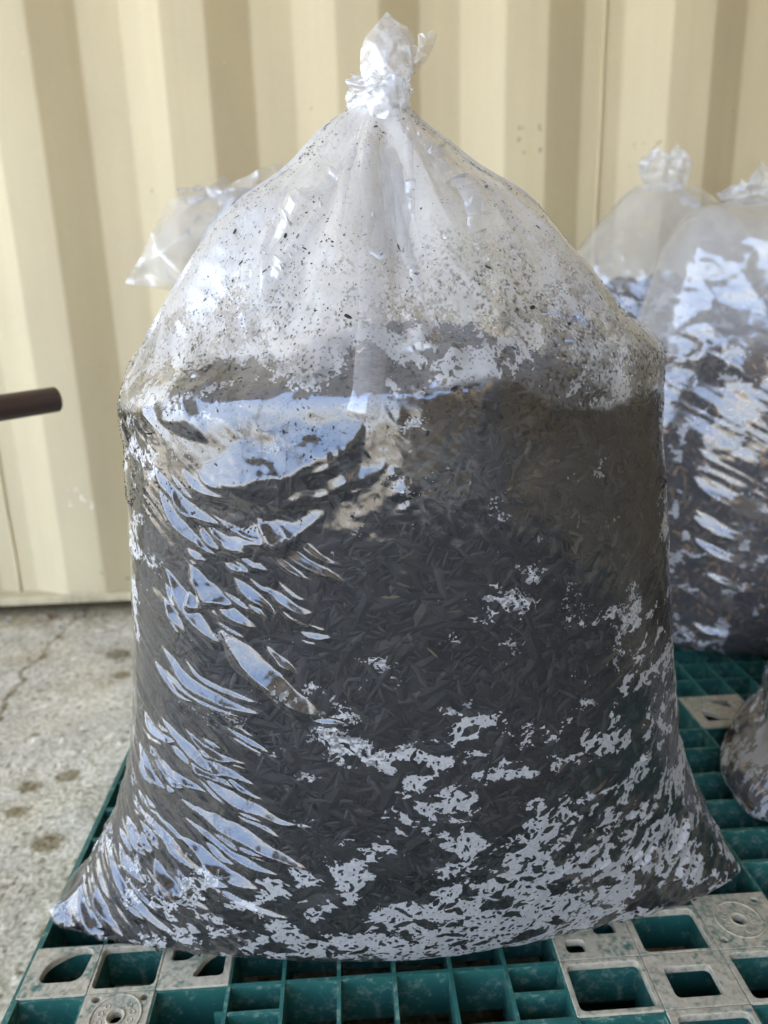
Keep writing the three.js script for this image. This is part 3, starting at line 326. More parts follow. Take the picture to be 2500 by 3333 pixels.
function texMain(N) {
  // surface metric: distance along the front from its middle, per row
  const rows = 160, cols = 128, S = [], PX = [], p = [], q = [];
  for (let j = 0; j <= rows; j++) { const y = mix(bag.y0, bag.y1, j / rows), s = [0], xs = []; for (let i = 0; i <= cols; i++) { bag.at(Math.PI * i / cols, y, p); xs.push([p[0], p[2]]); if (i) s.push(s[i - 1] + Math.hypot(p[0] - q[0], p[2] - q[1])); q[0] = p[0]; q[1] = p[2]; } const h = s[cols >> 1]; S.push(s.map((v) => h - v)); PX.push(xs.map((v) => v[0])); }
  const bil = (A, u, v) => { const fi = u * cols, fj = v * rows, i = Math.min(cols - 1, fi | 0), j = Math.min(rows - 1, fj | 0), a = fi - i, b = fj - j; return mix(mix(A[j][i], A[j][i + 1], a), mix(A[j + 1][i], A[j + 1][i + 1], a), b); };
  const cp = dewPts.map(([x, y, c]) => { const w = bag.onFront(x, y); return [w.x, w.y, c]; }), G = 72, cov = [];
  for (let j = 0; j <= G; j++) { cov.push([]); for (let i = 0; i <= G; i++) { const x = mix(-.24, .30, i / G), y = mix(bag.y0, FILL, j / G); let s = 0, n = 0; for (const [cx, cy, c] of cp) { const w = 1 / ((x - cx) ** 2 + (y - cy) ** 2 + 4e-5) ** 1.6; s += w * c; n += w; } cov[j].push(s / n); } }
  const dust = dataTex(1024, 1024, (i, j) => { const u = (i + .5) / 1024, v = (j + .5) / 1024, y = mix(bag.y0, bag.y1, v), s = bil(S, u, v), near = ss(.625, .535, y) * ss(.49, .51, y) * .8 + .12 * ss(.5, .55, y), sm = ss(.45, .68, fbm(s * 30 + 8, y * 22, 4)), sp = noise(s * 800 + 3, y * 800), k = near * sm * (.25 + .5 * ss(.55, .75, sp)) + near * ss(.80, .86, sp) * .6 + .03 * fbm(s * 12, y * 12, 3), c = .985 - .62 * clamp(k); return [c, c * .99, c * .965]; }, true);
  const main = dataTex(N, N, (i, j) => {
    const u = (i + .5) / N, v = (j + .5) / N, y = mix(bag.y0, bag.y1, v), s = bil(S, u, v), x = bil(PX, u, v);
    const edge = edgeAt(x) + (fbm(s * 60, 4, 3) - .5) * .006, up = ss(edge - .003, edge + .004, y + (noise(s * 300, y * 300) - .5) * .003);
    let tr = .992, ro = .13; const gr = noise(s * 900, y * 900), g2 = noise(s * 450 + 7, y * 450);
    if (up < 1) {
      const gx = clamp((x + .24) / .54) * G, gy = clamp((y - bag.y0) / (FILL - bag.y0)) * G, a = Math.min(G - 1, gx | 0), b = Math.min(G - 1, gy | 0); const c = mix(mix(cov[b][a], cov[b][a + 1], gx - a), mix(cov[b + 1][a], cov[b + 1][a + 1], gx - a), gy - b);
      const th = -mix(.45 * ss(.0, -.12, s), -.75, ss(.0, .14, s)) * ss(.15, .24, y), U = s, V = y;
      const wx = (rough(U * 60, V * 60, 4) - .5) * .010, wy = (rough(U * 60 + 40, V * 60, 4) - .5) * .008;
      let n = rough((U + wx) * 44, (V + wy) * 58, 6); n = 1 / (1 + Math.exp(-(n - .5) * 13)) + (gr - .5) * (c < .3 ? .22 : .10);
      let dew = ss(-.015, .02, c * 1.05 - .02 - n);
      const wipe = (cell, seed, lo, L0, L1, aspect, spread) => chipsAt(U, V, cell, seed, (cx, cy, h, h2, h3) => { if (h < lo) return; const an = (h2 - .5) * spread + th, dx = U + wx * .4 - cx, dy = V + wy * .4 - cy, cc = Math.cos(an), cs = Math.sin(an), L = L0 + L1 * h3 * h3, Wd = L * aspect * (.5 + h), a1 = Math.abs(dx * cc + dy * cs) / L, q = a1 * a1 * .75 + Math.abs(-dx * cs + dy * cc) / Wd + (g2 - .5) * .45 + (gr - .5) * .25; if (q < 1) dew *= ss(.86, 1, q); });
      if (dew > .01) { wipe(.021, 31, .35, .005, .012, .34, 1.6); if (dew > .01) wipe(.0095, 57, .22, .0022, .0045, .42, 2.4); if (dew > .01) wipe(.0042, 83, .35, .0007, .0017, .5, 3.1); }
      dew *= .72 + .45 * gr; const sparse = c < .3 ? (gr > .45 ? 1.25 : .35) : 1;
      tr -= clamp(dew * sparse, 0, 1.2) * .36; ro = mix(ro, .5, clamp(dew));
      tr -= .012 * fbm(s * 40 + 2, y * 12, 3);
    }
    if (up > 0) {
      const hgt = ss(.512, .605, y), warp = (fbm(s * 40, y * 40, 3) - .5) * .03; let n = rough((s + warp) * 26 + 11, (y + warp) * 40, 6); n = 1 / (1 + Math.exp(-(n - .5) * 11)) + (gr - .5) * .34 + (g2 - .5) * .2;
      const cover = mix(.34, .98, hgt), drop = noise(s * 620, y * 620); let dew = ss(-.06, .07, cover - n); const sm = fbm(s * 120 + 5, y * 160, 3); dew *= 1 - .6 * ss(.56, .66, sm) * (1 - hgt);
      let t2 = mix(mix(.90, .74, hgt), .60, dew) - .05 * (fbm(s * 14, y * 14, 3) - .5) + (drop - .5) * .05 * dew; t2 = mix(t2, t2 * .94, ss(.6, .68, y));
      tr = mix(tr, t2, up); ro = mix(ro, mix(.12, .26, dew), up);
    }
    return [tr, ro * 2, 0];
  });
  return [main, dust];
}
const [mainTex, dustTex] = texMain(2048);
const neckTex = dataTex(256, 256, (i, j) => { const n = fbm(i / 22, j / 22, 4), m = noise(i / 4, j / 4); return [.72 + (n - .5) * .3 + (m - .5) * .06, .3 + .2 * n, 0]; }, false, true);
const filmMain = film(mainTex, { map: dustTex }), filmNeck = film(neckTex);
const clearTex = dataTex(256, 256, (i, j) => { const n = fbm(i / 30, j / 30, 4); return [.80 + (n - .5) * .16, .22 + .1 * n, 0]; }, false, true), filmClear = film(clearTex);
const filmPleat = film(dataTex(256, 256, (i, j) => { const n = fbm(i / 26, j / 26, 4), m = fbm(i / 5, j / 5, 2); return [.89 + (n - .5) * .12 - .05 * ss(.5, .7, m), .2 + .1 * n, 0]; }, false, true));

// a gathered, tied end: pleated tube through rings of [x, y, z, radius], flattened by 'flat', with a ragged rim
function gathered(rings, pl, seed, flat, tiltRim, cols = 160, rowsN = 60) {
  const r = rng(seed), ph = Array.from({ length: 6 }, () => r() * 6.28), g = new THREE.BufferGeometry(), pos = [], uv = [], idx = []; const curve = [0, 1, 2, 3].map((c) => lut(rings.map((q, i) => [i, ...q]), c + 1)), last = rings.length - 1;
  for (let j = 0; j <= rowsN; j++) for (let i = 0; i <= cols; i++) { const a = i / cols * 6.2831853, t = j / rowsN, k = t * last; let rad_ = curve[3](k); const cx = curve[0](k), cz = curve[2](k); let y = curve[1](k);
    const P = pl * (.55 + .9 * t), w = P * (.5 * Math.sin(a * 3 + ph[0] + t * 1.4) + .38 * Math.sin(a * 5 + ph[1] - t * 2) + .28 * Math.sin(a * 8 + ph[2] + t * 3) + .12 * Math.sin(a * 13 + ph[3] - t * 4)); rad_ *= 1 + w + (fbm(i % cols / cols * 14 + seed, t * 9, 3) - .5) * .8 * t;
    y += t * t * tiltRim * (Math.sin(a + ph[4]) * .5 + .5 * Math.sin(a * 3 + ph[5]) + .35 * Math.sin(a * 7 + ph[1]) + .25 * Math.sin(a * 17));
    pos.push(cx + Math.cos(a) * rad_, y, cz + Math.sin(a) * rad_ * flat); uv.push(i / cols * 2, t * 1.5); }
  for (let j = 0; j < rowsN; j++) for (let i = 0; i < cols; i++) { const a = j * (cols + 1) + i, b = a + 1, c = a + cols + 1, d = c + 1; idx.push(a, d, b, a, c, d); }
  g.setAttribute('position', new THREE.Float32BufferAttribute(pos, 3)); g.setAttribute('uv', new THREE.Float32BufferAttribute(uv, 2)); g.setIndex(idx); g.computeVertexNormals(); return g;
}
{
  const t = thing('plastic_bag', 'large clear plastic bag of black biochar with knotted top, standing upright on the pallet', 'plastic bag');
  part('bag_film', bag.build(470, 130, 640, mainDisp), filmMain, t);
  // closed underside
  { const ring = [], c = []; for (let i = 0; i <= 96; i++) { bag.at(i / 96 * Math.PI * 2, bag.y0, c); ring.push([c[0], c[2]]); } const pos = [.03, bag.y0 - .0006, -.49], idx = [], uv = [.5, .01]; ring.forEach(([x, z]) => { pos.push(x, bag.y0, z); uv.push(.5, .01); }); for (let i = 1; i <= 96; i++) idx.push(0, i, i + 1); const g = new THREE.BufferGeometry(); g.setAttribute('position', new THREE.Float32BufferAttribute(pos, 3)); g.setAttribute('uv', new THREE.Float32BufferAttribute(uv, 2)); g.setIndex(idx); g.computeVertexNormals(); part('bag_bottom', g, filmMain, t); }
  // pleats: film doubled over itself along the gathers
  const Cc = (a) => a.map(([x, y]) => [597.2 + x * .4, 199 + y * .4]);
  const pleat = (w0, w1, pts) => { const P = new THREE.CatmullRomCurve3(Cc(pts).map(([x, y]) => new THREE.Vector3(x, y, 0))).getPoints(70).map((v) => bag.onFront(v.x, v.y)), pos = [], uv = [], idx = [], K = 8, o = [], n = [];
    const raw = P.map((p) => { const y = clamp(p.y, bag.y0, .6945), [xl, xr, , , , m] = bag.row(y), c = clamp((p.x - (xl + xr) / 2) / ((xr - xl) / 2), -.999, .999), ph = Math.acos(Math.sign(c) * Math.pow(Math.abs(c), m / 2)); return mainDisp(ph, y, bag.at(ph, y, [])); });
    const ds = raw.map((_, i) => { let s = 0, n = 0; for (let k = -4; k <= 4; k++) { const v = raw[clamp(i + k, 0, raw.length - 1)]; s += v; n++; } return Math.max(s / n, raw[i]) * .5 + s / n * .5 + .0028; });
    P.forEach((p, i) => { const a = P[Math.max(0, i - 1)], b = P[Math.min(P.length - 1, i + 1)], l = Math.hypot(b.x - a.x, b.y - a.y), nx = -(b.y - a.y) / l, ny = (b.x - a.x) / l, t = i / (P.length - 1), w = mix(w0, w1, t) * 1.4 * (.75 + .5 * noise(i * .12, w0 * 900)) * ss(0, .08, t) * (w1 > .0105 ? ss(1, .93, t) : ss(1, .35, t)) + .0004;
      const dc = ds[i];
      for (let k = 0; k <= K; k++) { const u = k / K - .5, x = p.x + nx * w * u, y = clamp(p.y + ny * w * u, bag.y0, .6945), [xl, xr, , , , m] = bag.row(y), c = clamp((x - (xl + xr) / 2) / ((xr - xl) / 2), -.999, .999), ph = Math.acos(Math.sign(c) * Math.pow(Math.abs(c), m / 2)); bag.at(ph, y, o); bag.normal(ph, y, n); const d = dc + (1 - 4 * u * u) * w * .14; pos.push(o[0] + n[0] * d, o[1] + n[1] * d, o[2] + n[2] * d); uv.push(k / K * .1 + w0 * 60, t * 2); } });
    for (let i = 0; i < P.length - 1; i++) for (let k = 0; k < K; k++) { const a = i * (K + 1) + k; idx.push(a, a + 1, a + K + 2, a, a + K + 2, a + K + 1); } const g = new THREE.BufferGeometry(); g.setAttribute('position', new THREE.Float32BufferAttribute(pos, 3)); g.setAttribute('uv', new THREE.Float32BufferAttribute(uv, 2)); g.setIndex(idx); g.computeVertexNormals(); part('pleat', g, filmPleat, t); };
  pleat(.009, .0115, [[500, 190], [510, 450], [525, 760], [515, 1200], [495, 1600], [455, 1800]]); pleat(.006, .004, [[565, 260], [612, 480], [692, 760], [740, 950], [800, 1150], [900, 1350]]); pleat(.004, .003, [[710, 170], [720, 500], [740, 650], [790, 820]]); pleat(.008, .006, [[740, 180], [860, 350], [960, 540], [1010, 700], [1050, 860], [1130, 960], [1280, 990], [1430, 1003]]);
  pleat(.005, .008, [[1000, 420], [1180, 540], [1300, 720], [1430, 830], [1480, 1030], [1560, 1250]]); pleat(.006, .006, [[440, 230], [300, 420], [160, 560], [20, 680], [-170, 920], [-300, 1130]]); pleat(.004, .007, [[330, 430], [120, 740], [0, 880], [-140, 1100], [-280, 1330]]); pleat(.005, .010, [[640, 330], [690, 520], [690, 700], [720, 900]]); pleat(.005, .012, [[600, 250], [640, 420], [600, 640], [560, 900]]); pleat(.004, .007, [[-60, 640], [-110, 780], [-100, 960], [-180, 1220]]); pleat(.006, .014, [[830, 240], [960, 400], [1060, 540], [1090, 690]]); pleat(.004, .004, [[420, 280], [370, 440], [340, 700], [300, 980]]);
  const NX = .0315, NZ = -.546;
  const knot = part('knot', gathered([[NX, .690, NZ, .0188], [NX, .696, NZ, .0195], [NX + .001, .702, NZ + .002, .0182], [NX, .707, NZ + .002, .0176], [NX - .001, .712, NZ + .001, .0150]], .20, 3, .95, .003, 140, 40), filmNeck, t);
  part('cuff', creased([[772, 232, .537], [770, 214, .536], [774, 202, .535], [790, 198, .528], [800, 208, .526], [796, 236, .527], [786, 250, .531]], [[782, 220, .528]], .004), filmNeck, knot);
  part('cuff', creased([[866, 240, .527], [862, 206, .526], [872, 192, .528], [886, 188, .535], [890, 206, .537], [888, 240, .536]], [[876, 214, .527]], .004), filmNeck, knot);
  part('cuff', creased([[800, 250, .526], [795, 222, .526], [806, 196, .524], [828, 172, .523], [850, 160, .523], [868, 166, .524], [872, 186, .525], [868, 214, .525], [862, 248, .525], [832, 258, .523]], [[830, 200, .5195], [845, 226, .520], [815, 228, .522], [856, 194, .5215]], .005), filmNeck, knot);
  part('loose_end', creased([[800, 205, .538], [787, 180, .540], [778, 150, .544], [779, 110, .546], [790, 80, .545], [812, 54, .546], [835, 28, .549], [848, 36, .548], [860, 50, .547], [880, 58, .546], [892, 76, .545], [901, 102, .546], [895, 140, .545], [887, 176, .543], [868, 200, .538]], [[812, 100, .533], [834, 72, .540], [846, 104, .530], [832, 132, .526], [868, 112, .536], [806, 146, .534], [852, 160, .525], [876, 146, .535], [824, 172, .529], [862, 84, .537], [796, 120, .538]], .006), filmNeck, t);
  part('loose_end', creased([[805, 200, .560], [792, 160, .560], [796, 100, .562], [826, 60, .560], [858, 62, .561], [884, 90, .562], [892, 150, .560], [880, 196, .560]], [[826, 110, .566], [850, 140, .564], [862, 100, .567]], .006), filmClear, t);
  part('loose_end', creased([[880, 172, .548], [890, 140, .546], [902, 108, .547], [903, 74, .550], [914, 70, .548], [924, 72, .551], [932, 60, .552], [936, 68, .552], [945, 73, .553], [938, 96, .552], [926, 122, .551], [908, 150, .550]], [[914, 100, .541], [924, 88, .547], [906, 128, .544]], .005), filmClear, t);
  // flecks of char stuck to the inside of the film above the fill
  const r = rng(404), N = 3800, fl = new THREE.InstancedMesh(chipGeo, blackChar, N), p = [], n = [], M = new THREE.Matrix4(), q = new THREE.Quaternion(); let k = 0;
  while (k < N) { const y = FILL - .05 + Math.pow(r(), 1.7) * .24, ph = Math.PI * (r() < .8 ? r() : 1 + r()); if (y > .693) continue; if (fbm(ph * 7, y * 40, 3) < .54 && r() < .88) continue; bag.at(ph, y, p); bag.normal(ph, y, n); const d = mainDisp(ph, y, p) + .0002; const Z = new THREE.Vector3(...n), X = new THREE.Vector3(-n[2], 0, n[0]).normalize(), Yv = new THREE.Vector3().crossVectors(Z, X), an = Math.PI / 2 + (r() - .5) * 2.2, ax = X.multiplyScalar(Math.cos(an)).addScaledVector(Yv, Math.sin(an)), ay = new THREE.Vector3().crossVectors(Z, ax), big = r() < .03 ? 2.6 : 1, L = (.0004 + .0009 * r() * r()) * big, w = L * (.2 + .35 * r()) + .0001; M.makeBasis(ax.multiplyScalar(L), ay.multiplyScalar(w), Z.multiplyScalar(.00022)); M.setPosition(p[0] + n[0] * d, p[1] + n[1] * d, p[2] + n[2] * d); fl.setMatrixAt(k++, M); }
  fl.name = 'char_fleck'; fl.userData.kind = 'stuff'; t.add(fl);

  const bc = new THREE.Group(); bc.name = 'biochar'; bc.userData = { label: 'black biochar chips filling the large upright bag', category: 'biochar', kind: 'stuff' }; scene.add(bc);
  part('char_mass', filling(bag, FILL - .004, .006, .046, 3), blackChar, bc);
  const chipMat = new THREE.MeshStandardMaterial({ color: 0xffffff, roughness: .68 });
  const ch = lining(bag, 24000, .0016, { mat: chipMat, seed: 9, top: FILL + .002, front: true, len: .0075, slim: true, flow: (x) => x < 0 ? .4 : x > .1 ? -.6 : 0, tint: (c, r) => { const v = r() < .55 ? .002 + .003 * r() : .008 + .045 * Math.pow(r(), 2.6); if (r() < .05) c.setRGB(v * 2.6, v * 2.1, v * 1.3); else c.setRGB(v, v, v * 1.06); } }); ch.name = 'char_chip'; ch.userData.kind = 'stuff'; bc.add(ch);
  const fk = lining(bag, 2600, .0012, { mat: chipMat, seed: 19, top: FILL, front: true, len: .0150, flow: (x) => x < 0 ? .4 : x > .1 ? -.6 : 0, tint: (c, r) => { const v = r() < .65 ? .003 + .006 * r() : .012 + .022 * r(); c.setRGB(v, v * .98, v * (r() < .3 ? .8 : 1.02)); } }); fk.name = 'char_flake'; fk.userData.kind = 'stuff'; bc.add(fk);
  { // chips on the heap
    const src = bc.children[0].geometry.attributes.position, first = 111 * 231, n = 3200, m = new THREE.InstancedMesh(chipGeo, chipMat, n), r2 = rng(55), M2 = new THREE.Matrix4(), e = new THREE.Euler(), q2 = new THREE.Quaternion(), c = new THREE.Color();
    for (let k = 0; k < n; k++) { const i = first + Math.floor(r2() * (src.count - first) * .9), L = .003 + .006 * r2() * r2(); e.set((r2() - .5) * .9 - Math.PI / 2, (r2() - .5) * .9, r2() * 6.28); q2.setFromEuler(e); M2.compose(new THREE.Vector3(src.getX(i) + (r2() - .5) * .004, src.getY(i) + .001, src.getZ(i) + (r2() - .5) * .004), q2, new THREE.Vector3(L, L * (.2 + .3 * r2()), L * .15)); m.setMatrixAt(k, M2); const v = .006 + .06 * Math.pow(r2(), 3); c.setRGB(v, v, v * 1.05); m.setColorAt(k, c); }
    m.name = 'heap_chip'; m.userData.kind = 'stuff'; bc.add(m);
  }
}

// ---------------------------------------------------------------- pallet
{
  const TOP = .14, t = thing('plastic_pallet', 'green plastic pallet with open rib grid and dusty plates, under the bags', 'pallet');
  const dust = (heavy) => dataTex(512, 512, (i, j) => {
    const x = i / 512, y = j / 512, tile = (f, a) => { const n = (u, v) => fbm(u * f + a, v * f, 4); return mix(mix(n(x, y), n(x - 1, y), x), mix(n(x, y - 1), n(x - 1, y - 1), x), y); };
    const a = tile(7, 3), b = tile(30, 9), c = tile(90, 2), k = heavy ? ss(.08, .52, a * .35 + b * .4 + c * .25 + (c - .5) * .35) * .95 : ss(.50, .70, a * .3 + b * .7 + (c - .5) * .4) * .5; const g = [.155 + .06 * (a - .5), .365 + .1 * (a - .5), .325 + .1 * (a - .5)], d = [.70 + .25 * (c - .5) + .15 * (b - .5), .645 + .25 * (c - .5) + .15 * (b - .5), .545 + .25 * (c - .5) + .12 * (b - .5)];
    return [mix(g[0], d[0], k), mix(g[1], d[1], k), mix(g[2], d[2], k)]; }, true, true);
  const dh = dust(true), dl = dust(false); dh.repeat.set(5, 5); dl.repeat.set(6, 6);
  const plateM = new THREE.MeshStandardMaterial({ map: dh, roughness: .72, bumpMap: dh, bumpScale: .0004 }), ribM = new THREE.MeshStandardMaterial({ map: dl, roughness: .5 });
  const X = [-.232, -.186, -.141, -.093, -.057, -.020, .017, .055, .092, .129, .185, .240, .296, .354, .388, .421, .455, .492, .529, .576, .621, .666, .715];
  const Z = [-.276, -.316, -.357, -.398, -.438, -.478, -.514, -.551, -.590, -.629, -.662, -.723, -.760, -.797, -.834, -.871, -.908, -.945, -.990, -1.035, -1.08];
  const inBlock = (x0, x1, z0, z1) => { const bx = x1 <= -.092 || (x0 >= .128 && x1 <= .30) || x0 >= .575, bz = z0 >= -.439 || z1 <= -.94 || (z0 >= -.73 && z1 <= -.66 ? false : false); return bx && bz; };
  // ribs, one per grid line
  X.forEach((x, i) => { const rim = i === 0 || i === X.length - 1, w = rim ? .0042 : .0026; part('rib', boxGeo(x - w / 2, x + w / 2, rim ? .006 : TOP - .042, TOP - (rim ? 0 : .0004), Z[Z.length - 1], Z[0]), ribM, t); });
  Z.forEach((z, i) => { const rim = i === 0 || i === Z.length - 1, w = rim ? .0042 : .0030; part('rib', boxGeo(X[0], X[X.length - 1], rim ? .006 : TOP - .036, TOP - .0009, z - w / 2, z + w / 2), ribM, t); });
  for (const [x0, x1, zz] of [[-.093, -.057, -.3775], [.092, .129, -.3765]]) part('rib', boxGeo(x0 + .0014, x1 - .0014, TOP - .036, TOP - .0007, zz - .0013, zz + .0013), ribM, t);
  part('rib', boxGeo(-.0995, -.0944, TOP - .036, TOP - .0006, -.3795, -.377), ribM, t); part('rib', boxGeo(.1305, .1335, TOP - .036, TOP - .0006, -.379, -.374), ribM, t);
  // hollow legs
  for (const [xa, xb] of [[-.230, -.094], [.1305, .2945], [.5775, .713]]) for (const [za, zb] of [[-.4365, -.278], [-.72, -.60], [-1.078, -.947]]) {
    const leg = new THREE.Group(); leg.name = 'leg'; t.add(leg);
    part('leg_wall', boxGeo(xa, xa + .004, .006, TOP - .043, za, zb), ribM, leg); part('leg_wall', boxGeo(xb - .004, xb, .006, TOP - .043, za, zb), ribM, leg); part('leg_wall', boxGeo(xa + .0041, xb - .0041, .006, TOP - .043, za, za + .004), ribM, leg); part('leg_wall', boxGeo(xa + .0041, xb - .0041, .006, TOP - .043, zb - .004, zb), ribM, leg); part('foot', boxGeo(xa - .003, xb + .003, 0, .0058, za - .003, zb + .003), ribM, leg);
  }
  for (const zz of [-.36, -.66, -1.0]) part('runner', boxGeo(-.228, .711, .0062, .022, zz - .035, zz + .035), ribM, t);
  // deck plates with their holes
  const rr = (s, x0, x1, z0, z1, r) => { s.moveTo(x0 + r, z0); s.lineTo(x1 - r, z0); s.quadraticCurveTo(x1, z0, x1, z0 + r); s.lineTo(x1, z1 - r); s.quadraticCurveTo(x1, z1, x1 - r, z1); s.lineTo(x0 + r, z1); s.quadraticCurveTo(x0, z1, x0, z1 - r); s.lineTo(x0, z0 + r); s.quadraticCurveTo(x0, z0, x0 + r, z0); return s; };
  const poly = (pts, r = .003) => { const s = new THREE.Path(), n = pts.length; pts.forEach((p, i) => { const a = pts[(i + n - 1) % n], b = pts[(i + 1) % n], la = Math.hypot(a[0] - p[0], a[1] - p[1]), lb = Math.hypot(b[0] - p[0], b[1] - p[1]), q = Math.min(r, la / 2.2, lb / 2.2), A = [p[0] + (a[0] - p[0]) / la * q, p[1] + (a[1] - p[1]) / la * q], B = [p[0] + (b[0] - p[0]) / lb * q, p[1] + (b[1] - p[1]) / lb * q]; i ? s.lineTo(...A) : s.moveTo(...A); s.quadraticCurveTo(p[0], p[1], B[0], B[1]); }); s.closePath(); return s; };
  const plate = (x0, x1, zf, zn, holes) => { // z along the shape's -y
    const s = rr(new THREE.Shape(), x0 + .0001, x1 - .0001, -zn + .0001, -zf - .0001, .0012); s.holes = holes; const g = new THREE.ExtrudeGeometry(s, { depth: .0042, bevelEnabled: true, bevelThickness: .0008, bevelSize: .0006, bevelOffset: -.0006, bevelSegments: 2, curveSegments: 6 }); g.rotateX(-Math.PI / 2); g.translate(0, TOP - .0044, 0); boxUV(g); return part('deck_plate', g, plateM, t); };
  const H = (pts, r) => poly(pts.map(([x, z]) => [x, -z]), r);
  const R = (x0, x1, za, zb, r) => H([[x0, za], [x1, za], [x1, zb], [x0, zb]], r);
  plate(-.232, -.186, -.438, -.398, [H([[-.222, -.409], [-.194, -.409], [-.191, -.4355], [-.206, -.4355], [-.221, -.424]], .007)]);
  plate(-.186, -.141, -.438, -.398, [R(-.184, -.143, -.4345, -.402, .004)]);
  plate(-.141, -.093, -.438, -.398, [H([[-.119, -.406], [-.098, -.406], [-.098, -.432], [-.112, -.421]], .004), H([[-.135, -.420], [-.124, -.420], [-.108, -.434], [-.135, -.434]], .003)]);
  const disc = (cx, cz, x0, x1, zf, zn, hs) => {
    const pl = plate(x0, x1, zf, zn, [H(Array.from({ length: 12 }, (_, i) => [cx + Math.cos(i / 12 * 6.283) * .0042, cz + Math.sin(i / 12 * 6.283) * .0042]), .002), ...hs.map(([x, z]) => H(Array.from({ length: 10 }, (_, i) => [x + Math.cos(i / 10 * 6.283) * .0024, z + Math.sin(i / 10 * 6.283) * .0024]), .001))]);
    const ring = (R_, r_, x, z) => { const g = new THREE.TorusGeometry(R_, r_, 8, 28); g.rotateX(Math.PI / 2); g.translate(x, TOP + .0004, z); return boxUV(g); };
    part('moulded_ring', ring(.0160, .0009, cx, cz), plateM, pl); part('moulded_ring', ring(.0056, .0009, cx, cz), plateM, pl);
    for (const a of [-.3, .25, .8, 2.3, 2.9, 3.5, 4.9]) part('moulded_ring', ring(.0016, .0006, cx + Math.cos(a) * .0102, cz - Math.sin(a) * .0102), plateM, pl);
  };
  disc(-.162, -.380, -.186, -.141, -.398, -.357, [[-.178, -.3935], [-.147, -.393]]);
  disc(.266, -.422, .240, .296, -.446, -.398, [[.286, -.4385], [.247, -.4055]]);
  plate(.129, .185, -.438, -.398, [R(.137, .150, -.414, -.404, .003), R(.160, .176, -.43, -.418, .003)]);
  plate(.185, .240, -.438, -.398, [R(.190, .2365, -.4345, -.4005, .004)]);
  plate(.185, .240, -.398, -.357, [R(.196, .2275, -.3875, -.365, .004)]);
  plate(.240, .296, -.398, -.357, [R(.2445, .292, -.3945, -.3605, .004)]);
  plate(.129, .185, -.398, -.357, [R(.1325, .1815, -.3945, -.3605, .004)]);
  plate(.354, .421, -.723, -.662, [H([[.380, -.712], [.405, -.712], [.409, -.693]], .002), H([[.365, -.698], [.391, -.674], [.365, -.674]], .002)]);
  plate(-.186, -.141, -.357, -.316, [R(-.182, -.145, -.352, -.322, .004)]); plate(.185, .240, -.357, -.316, [R(.190, .236, -.3525, -.32, .004)]);
  // injection dimple
  for (const [x, z] of [[-.131, -.4085], [.366, -.714]]) { const g = new THREE.TorusGeometry(.0028, .0005, 6, 20); g.rotateX(Math.PI / 2); g.translate(x, TOP + .0003, z); part('moulded_ring', boxUV(g), plateM, t); }
}

